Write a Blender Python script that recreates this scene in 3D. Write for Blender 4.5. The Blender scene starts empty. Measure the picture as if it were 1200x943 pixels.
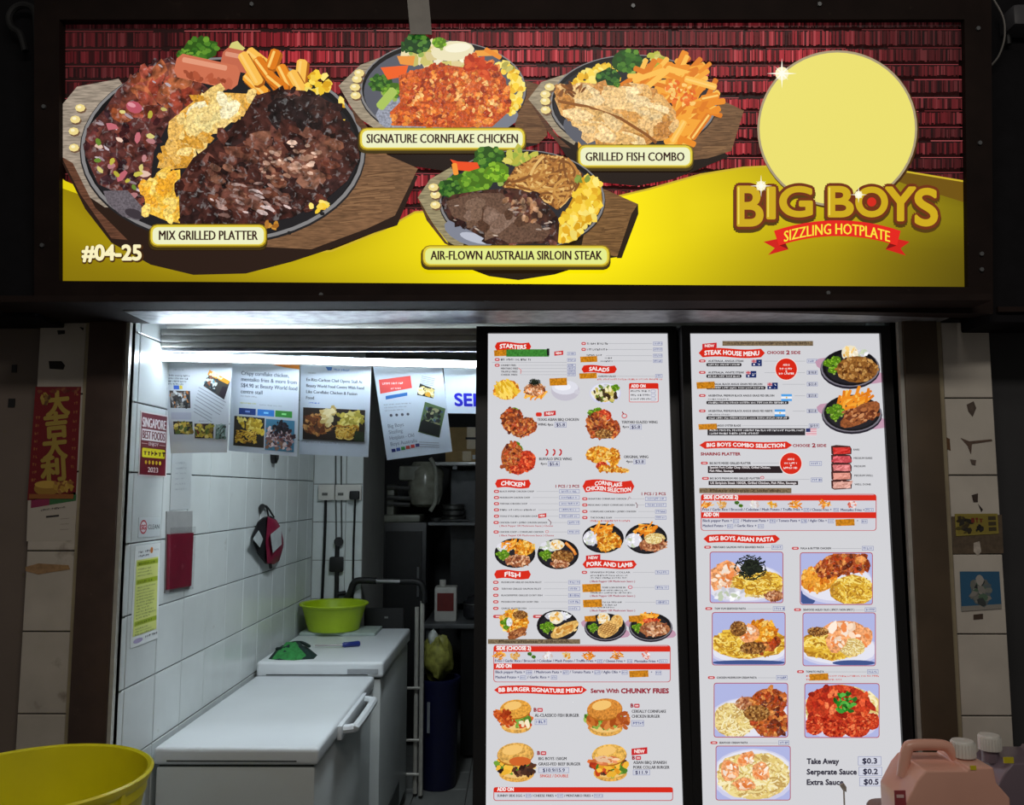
import bpy, bmesh, math, random
import numpy as np
from mathutils import Vector, Matrix, Euler
rnd = random.Random(7)
sc = bpy.context.scene
C = sc.collection
R = math.radians
# ------------------------------------------------------------------ camera
F, CX, CY = 990.0, 600.0, 471.5
CAM = Vector((0, 0, 1.72))
ROT = Euler((R(90 + 5.97), 0, R(0.46)), 'XYZ')
cam = bpy.data.cameras.new('camera'); cam.sensor_width = 36; cam.lens = 36 * F / 1200
cam.clip_start = .05; cam.clip_end = 100
camo = bpy.data.objects.new('camera', cam); camo.location = CAM; camo.rotation_euler = ROT
C.objects.link(camo); sc.camera = camo
# ------------------------------------------------------------------ world, lights, exposure
w = bpy.data.worlds.new('world'); sc.world = w; w.use_nodes = True
w.node_tree.nodes['Background'].inputs[0].default_value = (1.0, .93, .86, 1)
w.node_tree.nodes['Background'].inputs[1].default_value = .075
sc.view_settings.view_transform = 'Standard'; sc.view_settings.look = 'None'
sc.view_settings.gamma = 1; sc.view_settings.use_curve_mapping = False; sc.view_settings.exposure = 0
def area(name, loc, rot, sx, sy, power, col):
    l = bpy.data.lights.new(name, 'AREA'); l.shape = 'RECTANGLE'; l.size = sx; l.size_y = sy; l.energy = power; l.color = col
    o = bpy.data.objects.new(name, l); o.location = loc; o.rotation_euler = rot; C.objects.link(o)
area('hall_ceiling_light', (.3, .2, 3.6), (R(20), 0, 0), 2.4, .3, 30, (1, .93, .84))      # food hall lamps above and behind the viewer
area('kitchen_fill_light', (-.45, 3.3, 2.56), (0, 0, 0), .2, .7, 17, (.86, .95, 1))     # unseen fill light added behind the sheets to brighten freezers and wall
# ------------------------------------------------------------------ pixel helpers
MR = ROT.to_matrix()
def ray(px, py): return MR @ Vector(((px - CX) / F, -(py - CY) / F, -1))
def P(px, py, Y): d = ray(px, py); return CAM + d * (Y / d.y)
def PX(px, py, X): d = ray(px, py); return CAM + d * (X / d.x)
def PZ(px, py, Z): d = ray(px, py); return CAM + d * ((Z - CAM.z) / d.z)
# ------------------------------------------------------------------ materials
def lin(c):
    c = [max(0, min(255, v)) / 255 for v in c[:3]]
    return tuple(v / 12.92 if v <= .04045 else ((v + .055) / 1.055) ** 2.4 for v in c)
MATS = {}
def mat(name, col, rough=.5, metal=0, var=.12, scale=18, bump=0, trans=0, wear=None, coat=0, spec=.5):
    if name in MATS: return MATS[name]
    m = bpy.data.materials.new(name); m.use_nodes = True; nt = m.node_tree; b = nt.nodes['Principled BSDF']
    c = lin(col)
    nz = nt.nodes.new('ShaderNodeTexNoise')
    nz.inputs['Scale'].default_value = scale; nz.inputs['Detail'].default_value = 6
    tc = nt.nodes.new('ShaderNodeNewGeometry'); nt.links.new(tc.outputs['Position'], nz.inputs['Vector'])
    rp = nt.nodes.new('ShaderNodeValToRGB'); nt.links.new(nz.outputs['Fac'], rp.inputs['Fac'])
    e = rp.color_ramp.elements
    e[0].position = .3; e[1].position = .7
    e[0].color = tuple(v * (1 - var) for v in c) + (1,); e[1].color = tuple(min(1, v * (1 + var)) for v in c) + (1,)
    out = rp.outputs['Color']
    if wear:                                         # (colour, threshold, scale): stains and rust with a shape of their own
        n2 = nt.nodes.new('ShaderNodeTexNoise'); n2.inputs['Scale'].default_value = wear[2]; n2.inputs['Detail'].default_value = 8
        nt.links.new(tc.outputs['Position'], n2.inputs['Vector'])
        r2 = nt.nodes.new('ShaderNodeValToRGB'); r2.color_ramp.elements[0].position = wear[1]; r2.color_ramp.elements[1].position = wear[1] + .08
        nt.links.new(n2.outputs['Fac'], r2.inputs['Fac'])
        mx = nt.nodes.new('ShaderNodeMixRGB'); nt.links.new(r2.outputs['Color'], mx.inputs['Fac'])
        nt.links.new(out, mx.inputs[1]); mx.inputs[2].default_value = lin(wear[0]) + (1,); out = mx.outputs[0]
    nt.links.new(out, b.inputs['Base Color'])
    b.inputs['Roughness'].default_value = rough; b.inputs['Metallic'].default_value = metal
    b.inputs['Transmission Weight'].default_value = trans
    b.inputs['Coat Weight'].default_value = coat; b.inputs['Specular IOR Level'].default_value = spec
    if bump:
        bp = nt.nodes.new('ShaderNodeBump'); bp.inputs['Strength'].default_value = bump; bp.inputs['Distance'].default_value = .004
        nt.links.new(nz.outputs['Fac'], bp.inputs['Height']); nt.links.new(bp.outputs['Normal'], b.inputs['Normal'])
    MATS[name] = m; return m
def glow(name, col, s):
    if name in MATS: return MATS[name]
    m = bpy.data.materials.new(name); m.use_nodes = True; nt = m.node_tree; nt.nodes.remove(nt.nodes['Principled BSDF'])
    e = nt.nodes.new('ShaderNodeEmission'); e.inputs[0].default_value = lin(col) + (1,); e.inputs[1].default_value = s
    nt.links.new(e.outputs[0], nt.nodes['Material Output'].inputs[0]); MATS[name] = m; return m
def print_mat(kind, tex, strength=1.0):
    """flat print: ink colours are stored per polygon; lit = backlit film, ink = paper. tex adds fine photographic grain"""
    key = 'print_%s_%s_%g' % (kind, tex, strength)
    if key in MATS: return MATS[key]
    m = bpy.data.materials.new(key); m.use_nodes = True; nt = m.node_tree; b = nt.nodes['Principled BSDF']
    a = nt.nodes.new('ShaderNodeVertexColor'); a.layer_name = 'ink'; out = a.outputs['Color']
    if tex:
        tc = nt.nodes.new('ShaderNodeTexCoord'); mp = nt.nodes.new('ShaderNodeMapping')
        mp.inputs['Scale'].default_value = {'wood': (30, 30, 260), 'sauce': (42, 42, 42), 'crumb': (130, 130, 130)}.get(tex, (170, 170, 170))
        nz = nt.nodes.new('ShaderNodeTexNoise'); nz.inputs['Scale'].default_value = 1; nz.inputs['Detail'].default_value = 5
        nz.inputs['Distortion'].default_value = {'sauce': .5, 'crumb': .6}.get(tex, 0)
        nt.links.new(tc.outputs['Object'], mp.inputs[0]); nt.links.new(mp.outputs[0], nz.inputs['Vector'])
        mr = nt.nodes.new('ShaderNodeMapRange'); mr.inputs[1].default_value = .3; mr.inputs[2].default_value = .7
        lo, hi = {'sauce': (.25, 2.0), 'crumb': (.5, 1.5)}.get(tex, (.55, 1.4))
        mr.inputs[3].default_value = lo; mr.inputs[4].default_value = hi
        nt.links.new(nz.outputs['Fac'], mr.inputs[0])
        mx = nt.nodes.new('ShaderNodeVectorMath'); mx.operation = 'SCALE'
        nt.links.new(out, mx.inputs[0]); nt.links.new(mr.outputs[0], mx.inputs['Scale']); out = mx.outputs[0]
        if tex in ('sauce', 'crumb'):            # glints in the printed photograph
            n2 = nt.nodes.new('ShaderNodeTexNoise'); n2.inputs['Scale'].default_value = 1.5; n2.inputs['Detail'].default_value = 2; n2.inputs['Distortion'].default_value = .7
            nt.links.new(mp.outputs[0], n2.inputs['Vector'])
            m2 = nt.nodes.new('ShaderNodeMapRange'); m2.inputs[1].default_value = .58; m2.inputs[2].default_value = .72; m2.inputs[3].default_value = 0; m2.inputs[4].default_value = .15 if tex == 'sauce' else .12
            nt.links.new(n2.outputs['Fac'], m2.inputs[0])
            ad = nt.nodes.new('ShaderNodeVectorMath'); ad.operation = 'ADD'; nt.links.new(out, ad.inputs[0]); nt.links.new(m2.outputs[0], ad.inputs[1]); out = ad.outputs[0]
    if kind == 'lit':
        b.inputs['Base Color'].default_value = (.02, .02, .02, 1); b.inputs['Roughness'].default_value = .35
        b.inputs['Specular IOR Level'].default_value = .15
        nt.links.new(out, b.inputs['Emission Color']); b.inputs['Emission Strength'].default_value = strength
    else:
        nt.links.new(out, b.inputs['Base Color']); b.inputs['Roughness'].default_value = .45
    MATS[key] = m; return m
def film(name, gloss=.12):
    m = bpy.data.materials.new(name); m.use_nodes = True; nt = m.node_tree; nt.nodes.remove(nt.nodes['Principled BSDF'])
    t = nt.nodes.new('ShaderNodeBsdfTransparent'); g = nt.nodes.new('ShaderNodeBsdfGlossy'); g.inputs['Roughness'].default_value = .12; x = nt.nodes.new('ShaderNodeMixShader'); x.inputs[0].default_value = gloss
    nt.links.new(t.outputs[0], x.inputs[1]); nt.links.new(g.outputs[0], x.inputs[2]); nt.links.new(x.outputs[0], nt.nodes['Material Output'].inputs[0]); MATS[name] = m; return m
# ------------------------------------------------------------------ object helpers
def tag(o, label=None, cat=None, group=None, kind=None):
    if label: o['label'] = label
    if cat: o['category'] = cat
    if group: o['group'] = group
    if kind: o['kind'] = kind
    return o
def empty(name, loc, label=None, cat=None, group=None, kind=None):
    o = bpy.data.objects.new(name, None); o.location = loc; o.empty_display_size = .05; C.objects.link(o)
    return tag(o, label, cat, group, kind)
def wloc(o):
    v = Vector((0, 0, 0))
    while o: v += o.location + o.matrix_parent_inverse.translation; o = o.parent
    return v
def link(o, parent=None):
    C.objects.link(o)
    if parent: o.parent = parent; o.matrix_parent_inverse = Matrix.Translation(-wloc(parent))
    return o
class MB:
    def __init__(s): s.v = []; s.f = []
    def add(s, v, f):
        k = len(s.v); s.v += [tuple(p) for p in v]; s.f += [tuple(i + k for i in q) for q in f]; return s
    def box(s, a, b):
        x0, y0, z0 = [min(p, q) for p, q in zip(a, b)]; x1, y1, z1 = [max(p, q) for p, q in zip(a, b)]
        return s.add([(x0,y0,z0),(x1,y0,z0),(x1,y1,z0),(x0,y1,z0),(x0,y0,z1),(x1,y0,z1),(x1,y1,z1),(x0,y1,z1)],
                     [(0,3,2,1),(4,5,6,7),(0,1,5,4),(1,2,6,5),(2,3,7,6),(3,0,4,7)])
    def hexa(s, p):     # four front points and four back points
        return s.add(p, [(0,1,2,3),(7,6,5,4),(0,4,5,1),(1,5,6,2),(2,6,7,3),(3,7,4,0)])
    def tube(s, pts, r, n=8, closed=False):
        pts = [Vector(p) for p in pts]; m = len(pts); rs = r if isinstance(r, (list, tuple)) else [r] * m; rings = []; up = None
        for i, p in enumerate(pts):
            t = (pts[min(i + 1, m - 1)] - pts[max(i - 1, 0)]).normalized()
            if up is None: up = t.orthogonal().normalized()
            up = (up - t * up.dot(t)).normalized(); sd = t.cross(up)
            rings.append([p + (up * math.cos(2*math.pi*k/n) + sd * math.sin(2*math.pi*k/n)) * rs[i] for k in range(n)])
        v = [q for g in rings for q in g]
        f = [(i*n+k, i*n+(k+1) % n, (i+1)*n+(k+1) % n, (i+1)*n+k) for i in range(m-1) for k in range(n)]
        f += [tuple(range(n-1, -1, -1)), tuple((m-1)*n + k for k in range(n))]
        return s.add(v, f)
    def lathe(s, prof, c, n=32, sx=1, sy=1, cap=True):
        v = [(c[0] + r*sx*math.cos(2*math.pi*k/n), c[1] + r*sy*math.sin(2*math.pi*k/n), c[2] + z) for r, z in prof for k in range(n)]
        f = [(i*n+k, i*n+(k+1) % n, (i+1)*n+(k+1) % n, (i+1)*n+k) for i in range(len(prof)-1) for k in range(n)]
        if cap: f += [tuple(range(n-1, -1, -1)), tuple((len(prof)-1)*n + k for k in range(n))]
        return s.add(v, f)
    def prism(s, pts, vec):     # planar polygon swept along vec
        n = len(pts); vec = Vector(vec); v = [Vector(p) for p in pts]; v += [p + vec for p in v]
        return s.add(v, [tuple(range(n)), tuple(range(2*n-1, n-1, -1))] + [(i, i+n, (i+1) % n + n, (i+1) % n) for i in range(n)])
    def build(s, name, m, parent=None, smooth=False, bev=0, seg=2):
        me = bpy.data.meshes.new(name); me.from_pydata(s.v, [], s.f)
        bm = bmesh.new(); bm.from_mesh(me); bmesh.ops.recalc_face_normals(bm, faces=bm.faces)
        if bev: bmesh.ops.bevel(bm, geom=list(bm.edges), offset=bev, segments=seg, profile=.6, affect='EDGES', clamp_overlap=True)
        bm.to_mesh(me); bm.free()
        if smooth or bev:
            for p in me.polygons: p.use_smooth = True
            me.set_sharp_from_angle(angle=R(38))
        me.materials.append(m if not isinstance(m, str) else MATS[m])
        return link(bpy.data.objects.new(name, me), parent)
def copy_tree(o, d, parent=None):
    c = o.copy(); C.objects.link(c)
    if parent: c.parent = parent
    else: c.location = o.location + Vector(d)
    for ch in o.children: copy_tree(ch, d, c)
    return c
def smooth_pts(pts, n=6):
    pts = [Vector(p) for p in pts]; out = []
    for i in range(len(pts) - 1):
        a, b, c, d = pts[max(i-1, 0)], pts[i], pts[i+1], pts[min(i+2, len(pts)-1)]
        for k in range(n):
            t = k / n
            out.append(.5 * ((2*b) + (c-a)*t + (2*a-5*b+4*c-d)*t*t + (3*b-a-3*c+d)*t**3))
    return out + [pts[-1]]
# ------------------------------------------------------------------ flat print
_G = {}
def glyphs(s, res=2):
    k = (s, res)
    if k in _G: return _G[k]
    c = bpy.data.curves.new('t', 'FONT'); c.body = s; c.resolution_u = res; c.fill_mode = 'FRONT'
    o = bpy.data.objects.new('t', c); C.objects.link(o); m = o.to_mesh()
    v = np.array([p.co[:2] for p in m.vertices], float).reshape(-1, 2) / .682; f = [tuple(p.vertices) for p in m.polygons]
    o.to_mesh_clear(); bpy.data.objects.remove(o); bpy.data.curves.remove(c)
    if len(v): v[:, 0] -= v[:, 0].min()
    _G[k] = (v, f, v[:, 0].max() if len(v) else 0); return _G[k]
class Canvas:
    """inks on a real flat surface: plane through o spanned by xa, ya; shapes are given in photo pixels or in a design frame"""
    def __init__(s, o, xa, ya, parent, kind='lit', strength=1.0, eps=.00003, base=.0004):
        s.o, s.xa, s.ya = Vector(o), Vector(xa).normalized(), Vector(ya).normalized(); s.n = s.xa.cross(s.ya).normalized()
        if s.n.dot(CAM - s.o) < 0: s.n = -s.n
        s.parent, s.kind, s.strength, s.eps, s.base = parent, kind, strength, eps, base
        s.clip = None; s.grid = np.zeros((1100, 1500), np.int32); s.fr = (0, 0, 1); s.q = None; s.cur = None; s.parts = []
    def frame(s, ox, oy, k): s.fr = (ox, oy, k); s.q = None
    def quad(s, tl, tr, br, bl, w, h): s.q = [np.array(p, float) for p in (tl, tr, br, bl)] + [w, h]; s.fr = (0, 0, 1)
    def pix(s, p):
        p = np.asarray(p, float)
        if s.q is not None:
            a, b, c, d, w, h = s.q; u = (p[:, 0] / w)[:, None]; t = (p[:, 1] / h)[:, None]
            return (a * (1-u) + b * u) * (1-t) + (d * (1-u) + c * u) * t
        return p * s.fr[2] + np.array(s.fr[:2])
    def world(s, px):
        out = []; num = (s.o - CAM).dot(s.n)
        for x, y in px: d = ray(x, y); out.append(CAM + d * (num / d.dot(s.n)))
        return out
    def group(s, name, sub=False): s.cur = dict(name=name, sub=sub, v=[], f=[], c=[], m=[]); s.parts.append(s.cur); return s
    def mesh(s, pts, faces, col, tex='', cols=None):
        if len(pts) == 0: return
        if s.clip: pts = np.clip(np.asarray(pts, float), s.clip[:2], s.clip[2:])
        px = s.pix(pts); x0, y0 = (px.min(0) + 100).astype(int); x1, y1 = (px.max(0) + 101).astype(int)
        x0 = max(0, x0); y0 = max(0, y0)
        g = s.grid[y0:y1 + 1, x0:x1 + 1]; L = int(g.max()) + 1 if g.size else 1; g[...] = L
        off = s.n * (s.base + L * s.eps); k = len(s.cur['v'])
        s.cur['v'] += [tuple(p + off) for p in s.world(px)]
        s.cur['f'] += [tuple(i + k for i in f) for f in faces]; s.cur['m'] += [tex] * len(faces)
        if cols is None: s.cur['c'] += [lin(col) + (1,)] * len(px)
        else: s.cur['c'] += [lin(c) + (1,) for c in cols]
    def poly(s, pts, col, tex=''): s.mesh(pts, [tuple(range(len(pts)))], col, tex)
    def rect(s, x0, y0, x1, y1, col, tex=''): s.poly([(x0, y0), (x1, y0), (x1, y1), (x0, y1)], col, tex)
    def rrect(s, x0, y0, x1, y1, r, col, tex=''):
        p = []
        for cx, cy, a in ((x1-r, y0+r, -90), (x1-r, y1-r, 0), (x0+r, y1-r, 90), (x0+r, y0+r, 180)):
            p += [(cx + r*math.cos(R(a+t)), cy + r*math.sin(R(a+t))) for t in (0, 30, 60, 90)]
        s.poly(p, col, tex)
    def ell(s, cx, cy, rx, ry, col, rot=0, n=14, tex='', jag=0):
        ca, sa = math.cos(R(rot)), math.sin(R(rot)); p = []
        for k in range(n):
            q = 1 + (rnd.uniform(-jag, jag) if jag else 0); a = 2*math.pi*k/n
            x, y = rx*q*math.cos(a), ry*q*math.sin(a); p.append((cx + x*ca - y*sa, cy + x*sa + y*ca))
        s.poly(p, col, tex)
    def stroke(s, pts, wd, col, tex=''):
        p = np.array(pts, float); t = np.gradient(p, axis=0); t /= np.linalg.norm(t, axis=1)[:, None] + 1e-9
        n = np.stack([-t[:, 1], t[:, 0]], 1) * wd / 2; m = len(p)
        s.mesh(np.concatenate([p + n, p - n]), [(i, i+1, m+i+1, m+i) for i in range(m-1)], col, tex)
    def bar(s, a, b, wd, col, tex=''):          # round-ended bar (a chip, a sausage)
        a, b = np.array(a, float), np.array(b, float); d = (b - a) / (np.linalg.norm(b - a) + 1e-9); n = np.array([-d[1], d[0]]); r = wd / 2
        s.poly([a + n*r, a - d*r*.4 + n*r*.5, a - d*r*.4 - n*r*.5, a - n*r, b - n*r, b + d*r*.4 - n*r*.5, b + d*r*.4 + n*r*.5, b + n*r], col, tex)
    def text(s, t, x, y, h, col, w=None, align='l', bold=.02, rot=0, warp=None):
        v, f, W = glyphs(t, 2 if s.fr[2] * h < 14 else 5)
        if not len(v): return
        if bold:                                 # heavier weight: the outline printed several times, slightly shifted
            sh = [(-1, 0), (1, 0)] if bold < .035 else [(math.cos(R(a)), math.sin(R(a))) for a in range(0, 360, 45)]
            sh = [(a * bold * 1.3, b * bold * 1.3) for a, b in sh]
        else: sh = [(0, 0)]
        kx = (w / W) if w else h
        for dx, dy in sh: s._text(v + np.array((dx * h / kx, dy)), f, W, kx, x, y, h, col, align, rot, warp)
    def _text(s, v, f, W, kx, x, y, h, col, align, rot, warp):
        p = v * np.array([kx, h]); ww = W * kx
        if align == 'c': p[:, 0] -= ww / 2
        if align == 'r': p[:, 0] -= ww
        if warp: p = np.array([[a, b + warp(a / max(ww, 1e-6))] for a, b in p])
        ca, sa = math.cos(R(rot)), math.sin(R(rot))
        q = np.stack([x + p[:, 0]*ca + p[:, 1]*sa, y + p[:, 0]*sa - p[:, 1]*ca], 1)
        s.mesh(q, f, col)
    def greek(s, x, y, w, h, col):              # print too small to read: letter-sized dashes
        a = x
        while a < x + w:
            n = rnd.randint(3, 8)
            for _ in range(n):
                if a > x + w: break
                d = h * rnd.uniform(.45, .7); t = rnd.random()
                if t < .5: s.rect(a, y - h, a + d*.35, y, col); s.rect(a + d*.35, y - h*rnd.choice((1, .6, .3)), a + d, y - h*rnd.choice((.7, .35, 0)), col)
                else: s.rect(a, y - h*rnd.choice((1, .8)), a + d, y - h*.6, col); s.rect(a + d*.3, y - h*.6, a + d*.7, y, col)
                a += d + h * .22
            a += h * .5
    def dabs(s, region, n, size, pal, asp=1.7, rot=None, tex='', sides=7):
        rg = np.array(region, float); lo, hi = rg.min(0), rg.max(0); k = 0; tries = 0
        while k < n and tries < n * 20:
            tries += 1; x, y = rnd.uniform(lo[0], hi[0]), rnd.uniform(lo[1], hi[1])
            if not inside(rg, x, y): continue
            r = rnd.uniform(*size) / 2; c = rnd.choice(pal); j = rnd.randint(-12, 12)
            s.ell(x, y, r * math.sqrt(asp), r / math.sqrt(asp), [v + j for v in c], rnd.uniform(0, 180) if rot is None else rot + rnd.uniform(-20, 20), sides, tex, .25); k += 1
    def sticks(s, region, n, length, wd, pal, rot=None, spread=90):
        rg = np.array(region, float); lo, hi = rg.min(0), rg.max(0); k = 0; tries = 0
        while k < n and tries < n * 20:
            tries += 1; x, y = rnd.uniform(lo[0], hi[0]), rnd.uniform(lo[1], hi[1])
            if not inside(rg, x, y): continue
            a = R((rot or 0) + rnd.uniform(-spread, spread)); L = rnd.uniform(*length) / 2
            if spread < 10 and not (inside(rg, x - L*math.cos(a), y - L*math.sin(a)) and inside(rg, x + L*math.cos(a), y + L*math.sin(a))): continue
            s.bar((x - L*math.cos(a), y - L*math.sin(a)), (x + L*math.cos(a), y + L*math.sin(a)), wd * rnd.uniform(.8, 1.2), rnd.choice(pal)); k += 1
    def noodles(s, region, n, length, wd, pal):
        rg = np.array(region, float); lo, hi = rg.min(0), rg.max(0); k = 0; tries = 0
        while k < n and tries < n * 20:
            tries += 1; x, y = rnd.uniform(lo[0], hi[0]), rnd.uniform(lo[1], hi[1])
            if not inside(rg, x, y): continue
            a = rnd.uniform(0, 6.28); da = rnd.uniform(-.5, .5); L = rnd.uniform(*length) / 6; p = [(x, y)]
            for _ in range(6):
                a += da; x += L*math.cos(a); y += L*math.sin(a)*.75
                if not inside(rg, x, y): break
                p.append((x, y))
            if len(p) > 2: s.stroke(p, wd * rnd.uniform(.7, 1.2), rnd.choice(pal)); k += 1
    def broccoli(s, x, y, r, dark=0, n=26):
        s.bar((x + r*.1, y + r*.2), (x + r*.3, y + r*.95), r*.45, (150, 175, 80))
        s.ell(x, y, r, r*.75, (45-dark, 85-dark, 20), n=12, jag=.15)
        for _ in range(n):
            a, q = rnd.uniform(0, 6.28), r * math.sqrt(rnd.random()) * .95; g = rnd.uniform(-1, 1)
            s.ell(x + q*math.cos(a), y + q*.75*math.sin(a), r*.2, r*.17, (75+40*g-dark, 125+38*g-dark, 35+15*g), n=6, jag=.2)
    def meat(s, region, base, pal, n, size, tex='grain', asp=1.7): s.poly(region, base, tex); s.dabs(region, n, size, pal, asp, tex=tex)
    def finish(s):
        res = []
        for p in s.parts:
            if not p['f']: continue
            me = bpy.data.meshes.new(p['name']); me.from_pydata(p['v'], [], p['f'])
            ca = me.color_attributes.new('ink', 'FLOAT_COLOR', 'POINT'); ca.data.foreach_set('color', np.array(p['c'], np.float32).ravel())
            kinds = sorted(set(p['m']))
            for k in kinds: me.materials.append(print_mat(s.kind, k, s.strength))
            me.polygons.foreach_set('material_index', [kinds.index(k) for k in p['m']])
            res.append(link(bpy.data.objects.new(p['name'], me), top if p['sub'] else s.parent))
            if not p['sub']: top = res[-1]
            if p['name'] in ('menu_text', 'printed_text', 'ornament', 'side_verse', 'print'): res[-1]['kind'] = 'stuff'      # print too small to pick apart
        return res
def inside(rg, x, y):
    c = False; j = len(rg) - 1
    for i in range(len(rg)):
        xi, yi = rg[i]; xj, yj = rg[j]
        if (yi > y) != (yj > y) and x < (xj - xi) * (y - yi) / (yj - yi) + xi: c = not c
        j = i
    return c
def disc(cx, cy, rx, ry, n=16): return [(cx + rx*math.cos(2*math.pi*k/n), cy + ry*math.sin(2*math.pi*k/n)) for k in range(n)]
# ================================================================== the setting
mat('tile_white', (205, 212, 212), .22, var=.05, scale=6, wear=((165, 165, 156), .70, 9))
mat('tile_pillar', (178, 170, 160), .35, var=.10, scale=9, wear=((120, 108, 95), .66, 7))
mat('tile_pillar_pale', (200, 193, 182), .35, var=.08, scale=9, wear=((110, 98, 85), .68, 8))
mat('grout', (70, 70, 66), .9)
mat('brown_paint', (66, 50, 43), .5, var=.18, scale=14, wear=((92, 80, 70), .72, 40))
mat('olive_paint', (80, 66, 50), .5, var=.15, scale=8)
mat('dark_brown', (32, 22, 19), .75, var=.25, scale=10, wear=((46, 35, 30), .68, 25), spec=.15)
mat('taupe_wall', (104, 92, 84), .7, var=.10, scale=4, wear=((60, 50, 46), .72, 12))
mat('soot_wall', (52, 52, 54), .8, var=.2, scale=3)
mat('neighbour_black', (18, 17, 20), .8, var=.2, spec=.15)
mat('aluminium', (190, 188, 180), .35, .3, var=.10, scale=30)
mat('zinc', (128, 131, 136), .42, .35, var=.45, scale=26, bump=.8)
mat('shutter_grey', (196, 196, 190), .5, .1, var=.12, scale=12)
mat('floor_tile', (120, 122, 120), .45, var=.12, scale=7)
mat('hall_floor', (90, 88, 85), .5, var=.12, scale=3)
mat('plaster', (150, 150, 146), .8, var=.08, scale=5)
mat('kitchen_dark', (52, 52, 52), .6, var=.2, scale=5)
mat('black_plastic', (16, 16, 18), .4)
mat('rubber_black', (12, 12, 13), .6)
mat('steel', (150, 150, 150), .28, .9, var=.12, scale=10)
mat('steel_dull', (110, 112, 114), .45, .5, var=.15, scale=10)
mat('paper', (226, 230, 232), .6, var=.03, scale=20)
TILE = {}
def tile_field(parent, o, u, v, n, us, vs, m, gap=.004, th=.006, name='tile'):
    """tiles between the joint positions us (along u) and vs (along v) on a wall through o; alike tiles share a mesh"""
    o, u, v, n = Vector(o), Vector(u), Vector(v), Vector(n)
    for i in range(len(us) - 1):
        for j in range(len(vs) - 1):
            a, b = us[i+1] - us[i] - gap, vs[j+1] - vs[j] - gap; key = (round(a, 4), round(b, 4), tuple(u), tuple(v), m)
            if key not in TILE:
                e = .002; mb = MB()
                q = lambda x, y, h: u*x + v*y + n*h
                mb.add([q(0,0,0), q(a,0,0), q(a,b,0), q(0,b,0), q(0,0,th-e), q(a,0,th-e), q(a,b,th-e), q(0,b,th-e), q(e,e,th), q(a-e,e,th), q(a-e,b-e,th), q(e,b-e,th)],
                       [(0,1,5,4), (1,2,6,5), (2,3,7,6), (3,0,4,7), (4,5,9,8), (5,6,10,9), (6,7,11,10), (7,4,8,11), (8,9,10,11)])
                me = bpy.data.meshes.new(name); me.from_pydata(mb.v, [], mb.f)
                bm = bmesh.new(); bm.from_mesh(me); bmesh.ops.recalc_face_normals(bm, faces=bm.faces); bm.to_mesh(me); bm.free()
                me.materials.append(MATS[m]); TILE[key] = me
            t = bpy.data.objects.new(name, TILE[key]); t.location = o + u*(us[i] + gap/2) + v*(vs[j] + gap/2)
            C.objects.link(t)
            if parent: t.parent = parent; t.matrix_parent_inverse = Matrix.Translation(-wloc(parent))
def struct(name, mb, m, label, parent=None, **k):
    o = mb.build(name, m, parent, **k); o['kind'] = 'structure'; o['label'] = label; return o
def seq(a, b, joint, step):
    r = [a]; k = math.ceil((a + .02 - joint) / step); x = joint + k*step
    while x < b - .02: r.append(x); x += step
    return r + [b]
YF = 2.60                     # plane of the shop front
WL, WR = -1.212, 1.182        # faces of the stall's side walls
YB = 5.0                      # back wall with the sockets
TP = .2215
# floors
fl = struct('floor', MB().box((-3, -1.5, -.06), (3, 7.2, -.012)), 'hall_floor', 'dim grey tiled floor of the stall and the hall in front')
tile_field(fl, (-1.2, 2.7, -.012), (1,0,0), (0,1,0), (0,0,1), [i*.3 for i in range(9)], [i*.3 for i in range(15)], 'floor_tile', th=.012, name='floor_tile')
struct('ceiling', MB().box((-1.35, 2.64, 2.62), (1.35, 7.2, 2.7)), 'plaster', 'dim plaster ceiling inside the stall')
# left wall inside, tiled
zj = PX(145, 638, WL).z; yj = PX(180, 830, WL).y
wl = struct('wall_left', MB().box((-1.33, 2.62, 0), (WL - .006, YB + .12, 2.62)), 'grout', 'white square tiled side wall beside the chest freezers')
tile_field(wl, (WL - .006, 0, 0), (0,1,0), (0,0,1), (1,0,0), seq(2.622, YB, yj, TP), seq(.2, 2.55, zj, TP), 'tile_white')
# back wall with the sockets and its return
xr = P(425, 600, YB).x
wb = struct('wall_back', MB().box((WL - .05, YB + .006, 0), (xr, YB + .8, 2.62)), 'plaster', 'narrow white tiled wall with sockets behind the freezers')
zb = P(380, 611.6, YB).z; xb = P(405, 600, YB).x
tile_field(wb, (0, YB + .006, 0), (1,0,0), (0,0,1), (0,-1,0), seq(WL, xr, xb, TP), seq(.2, 2.5, zb, TP), 'tile_white')
struct('wall_kitchen_left', MB().box((-1.33, YB + .8, 0), (-1.2, 7.2, 2.62)), 'kitchen_dark', 'dark side wall of the back kitchen')
struct('wall_rear', MB().box((-1.33, 7.0, 0), (1.33, 7.2, 2.62)), 'kitchen_dark', 'dark rear wall of the back kitchen')
wr = struct('wall_right', MB().box((WR + .006, 2.62, 0), (1.31, 7.2, 2.62)), 'grout', 'pale tiled side wall glimpsed between menu and brown post')
tile_field(wr, (WR + .006, 0, 0), (0,1,0), (0,0,1), (-1,0,0), seq(2.622, 3.9, 2.70, TP), seq(.2, 2.4, P(1045, 480, 2.66).z, TP), 'tile_white')
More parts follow.
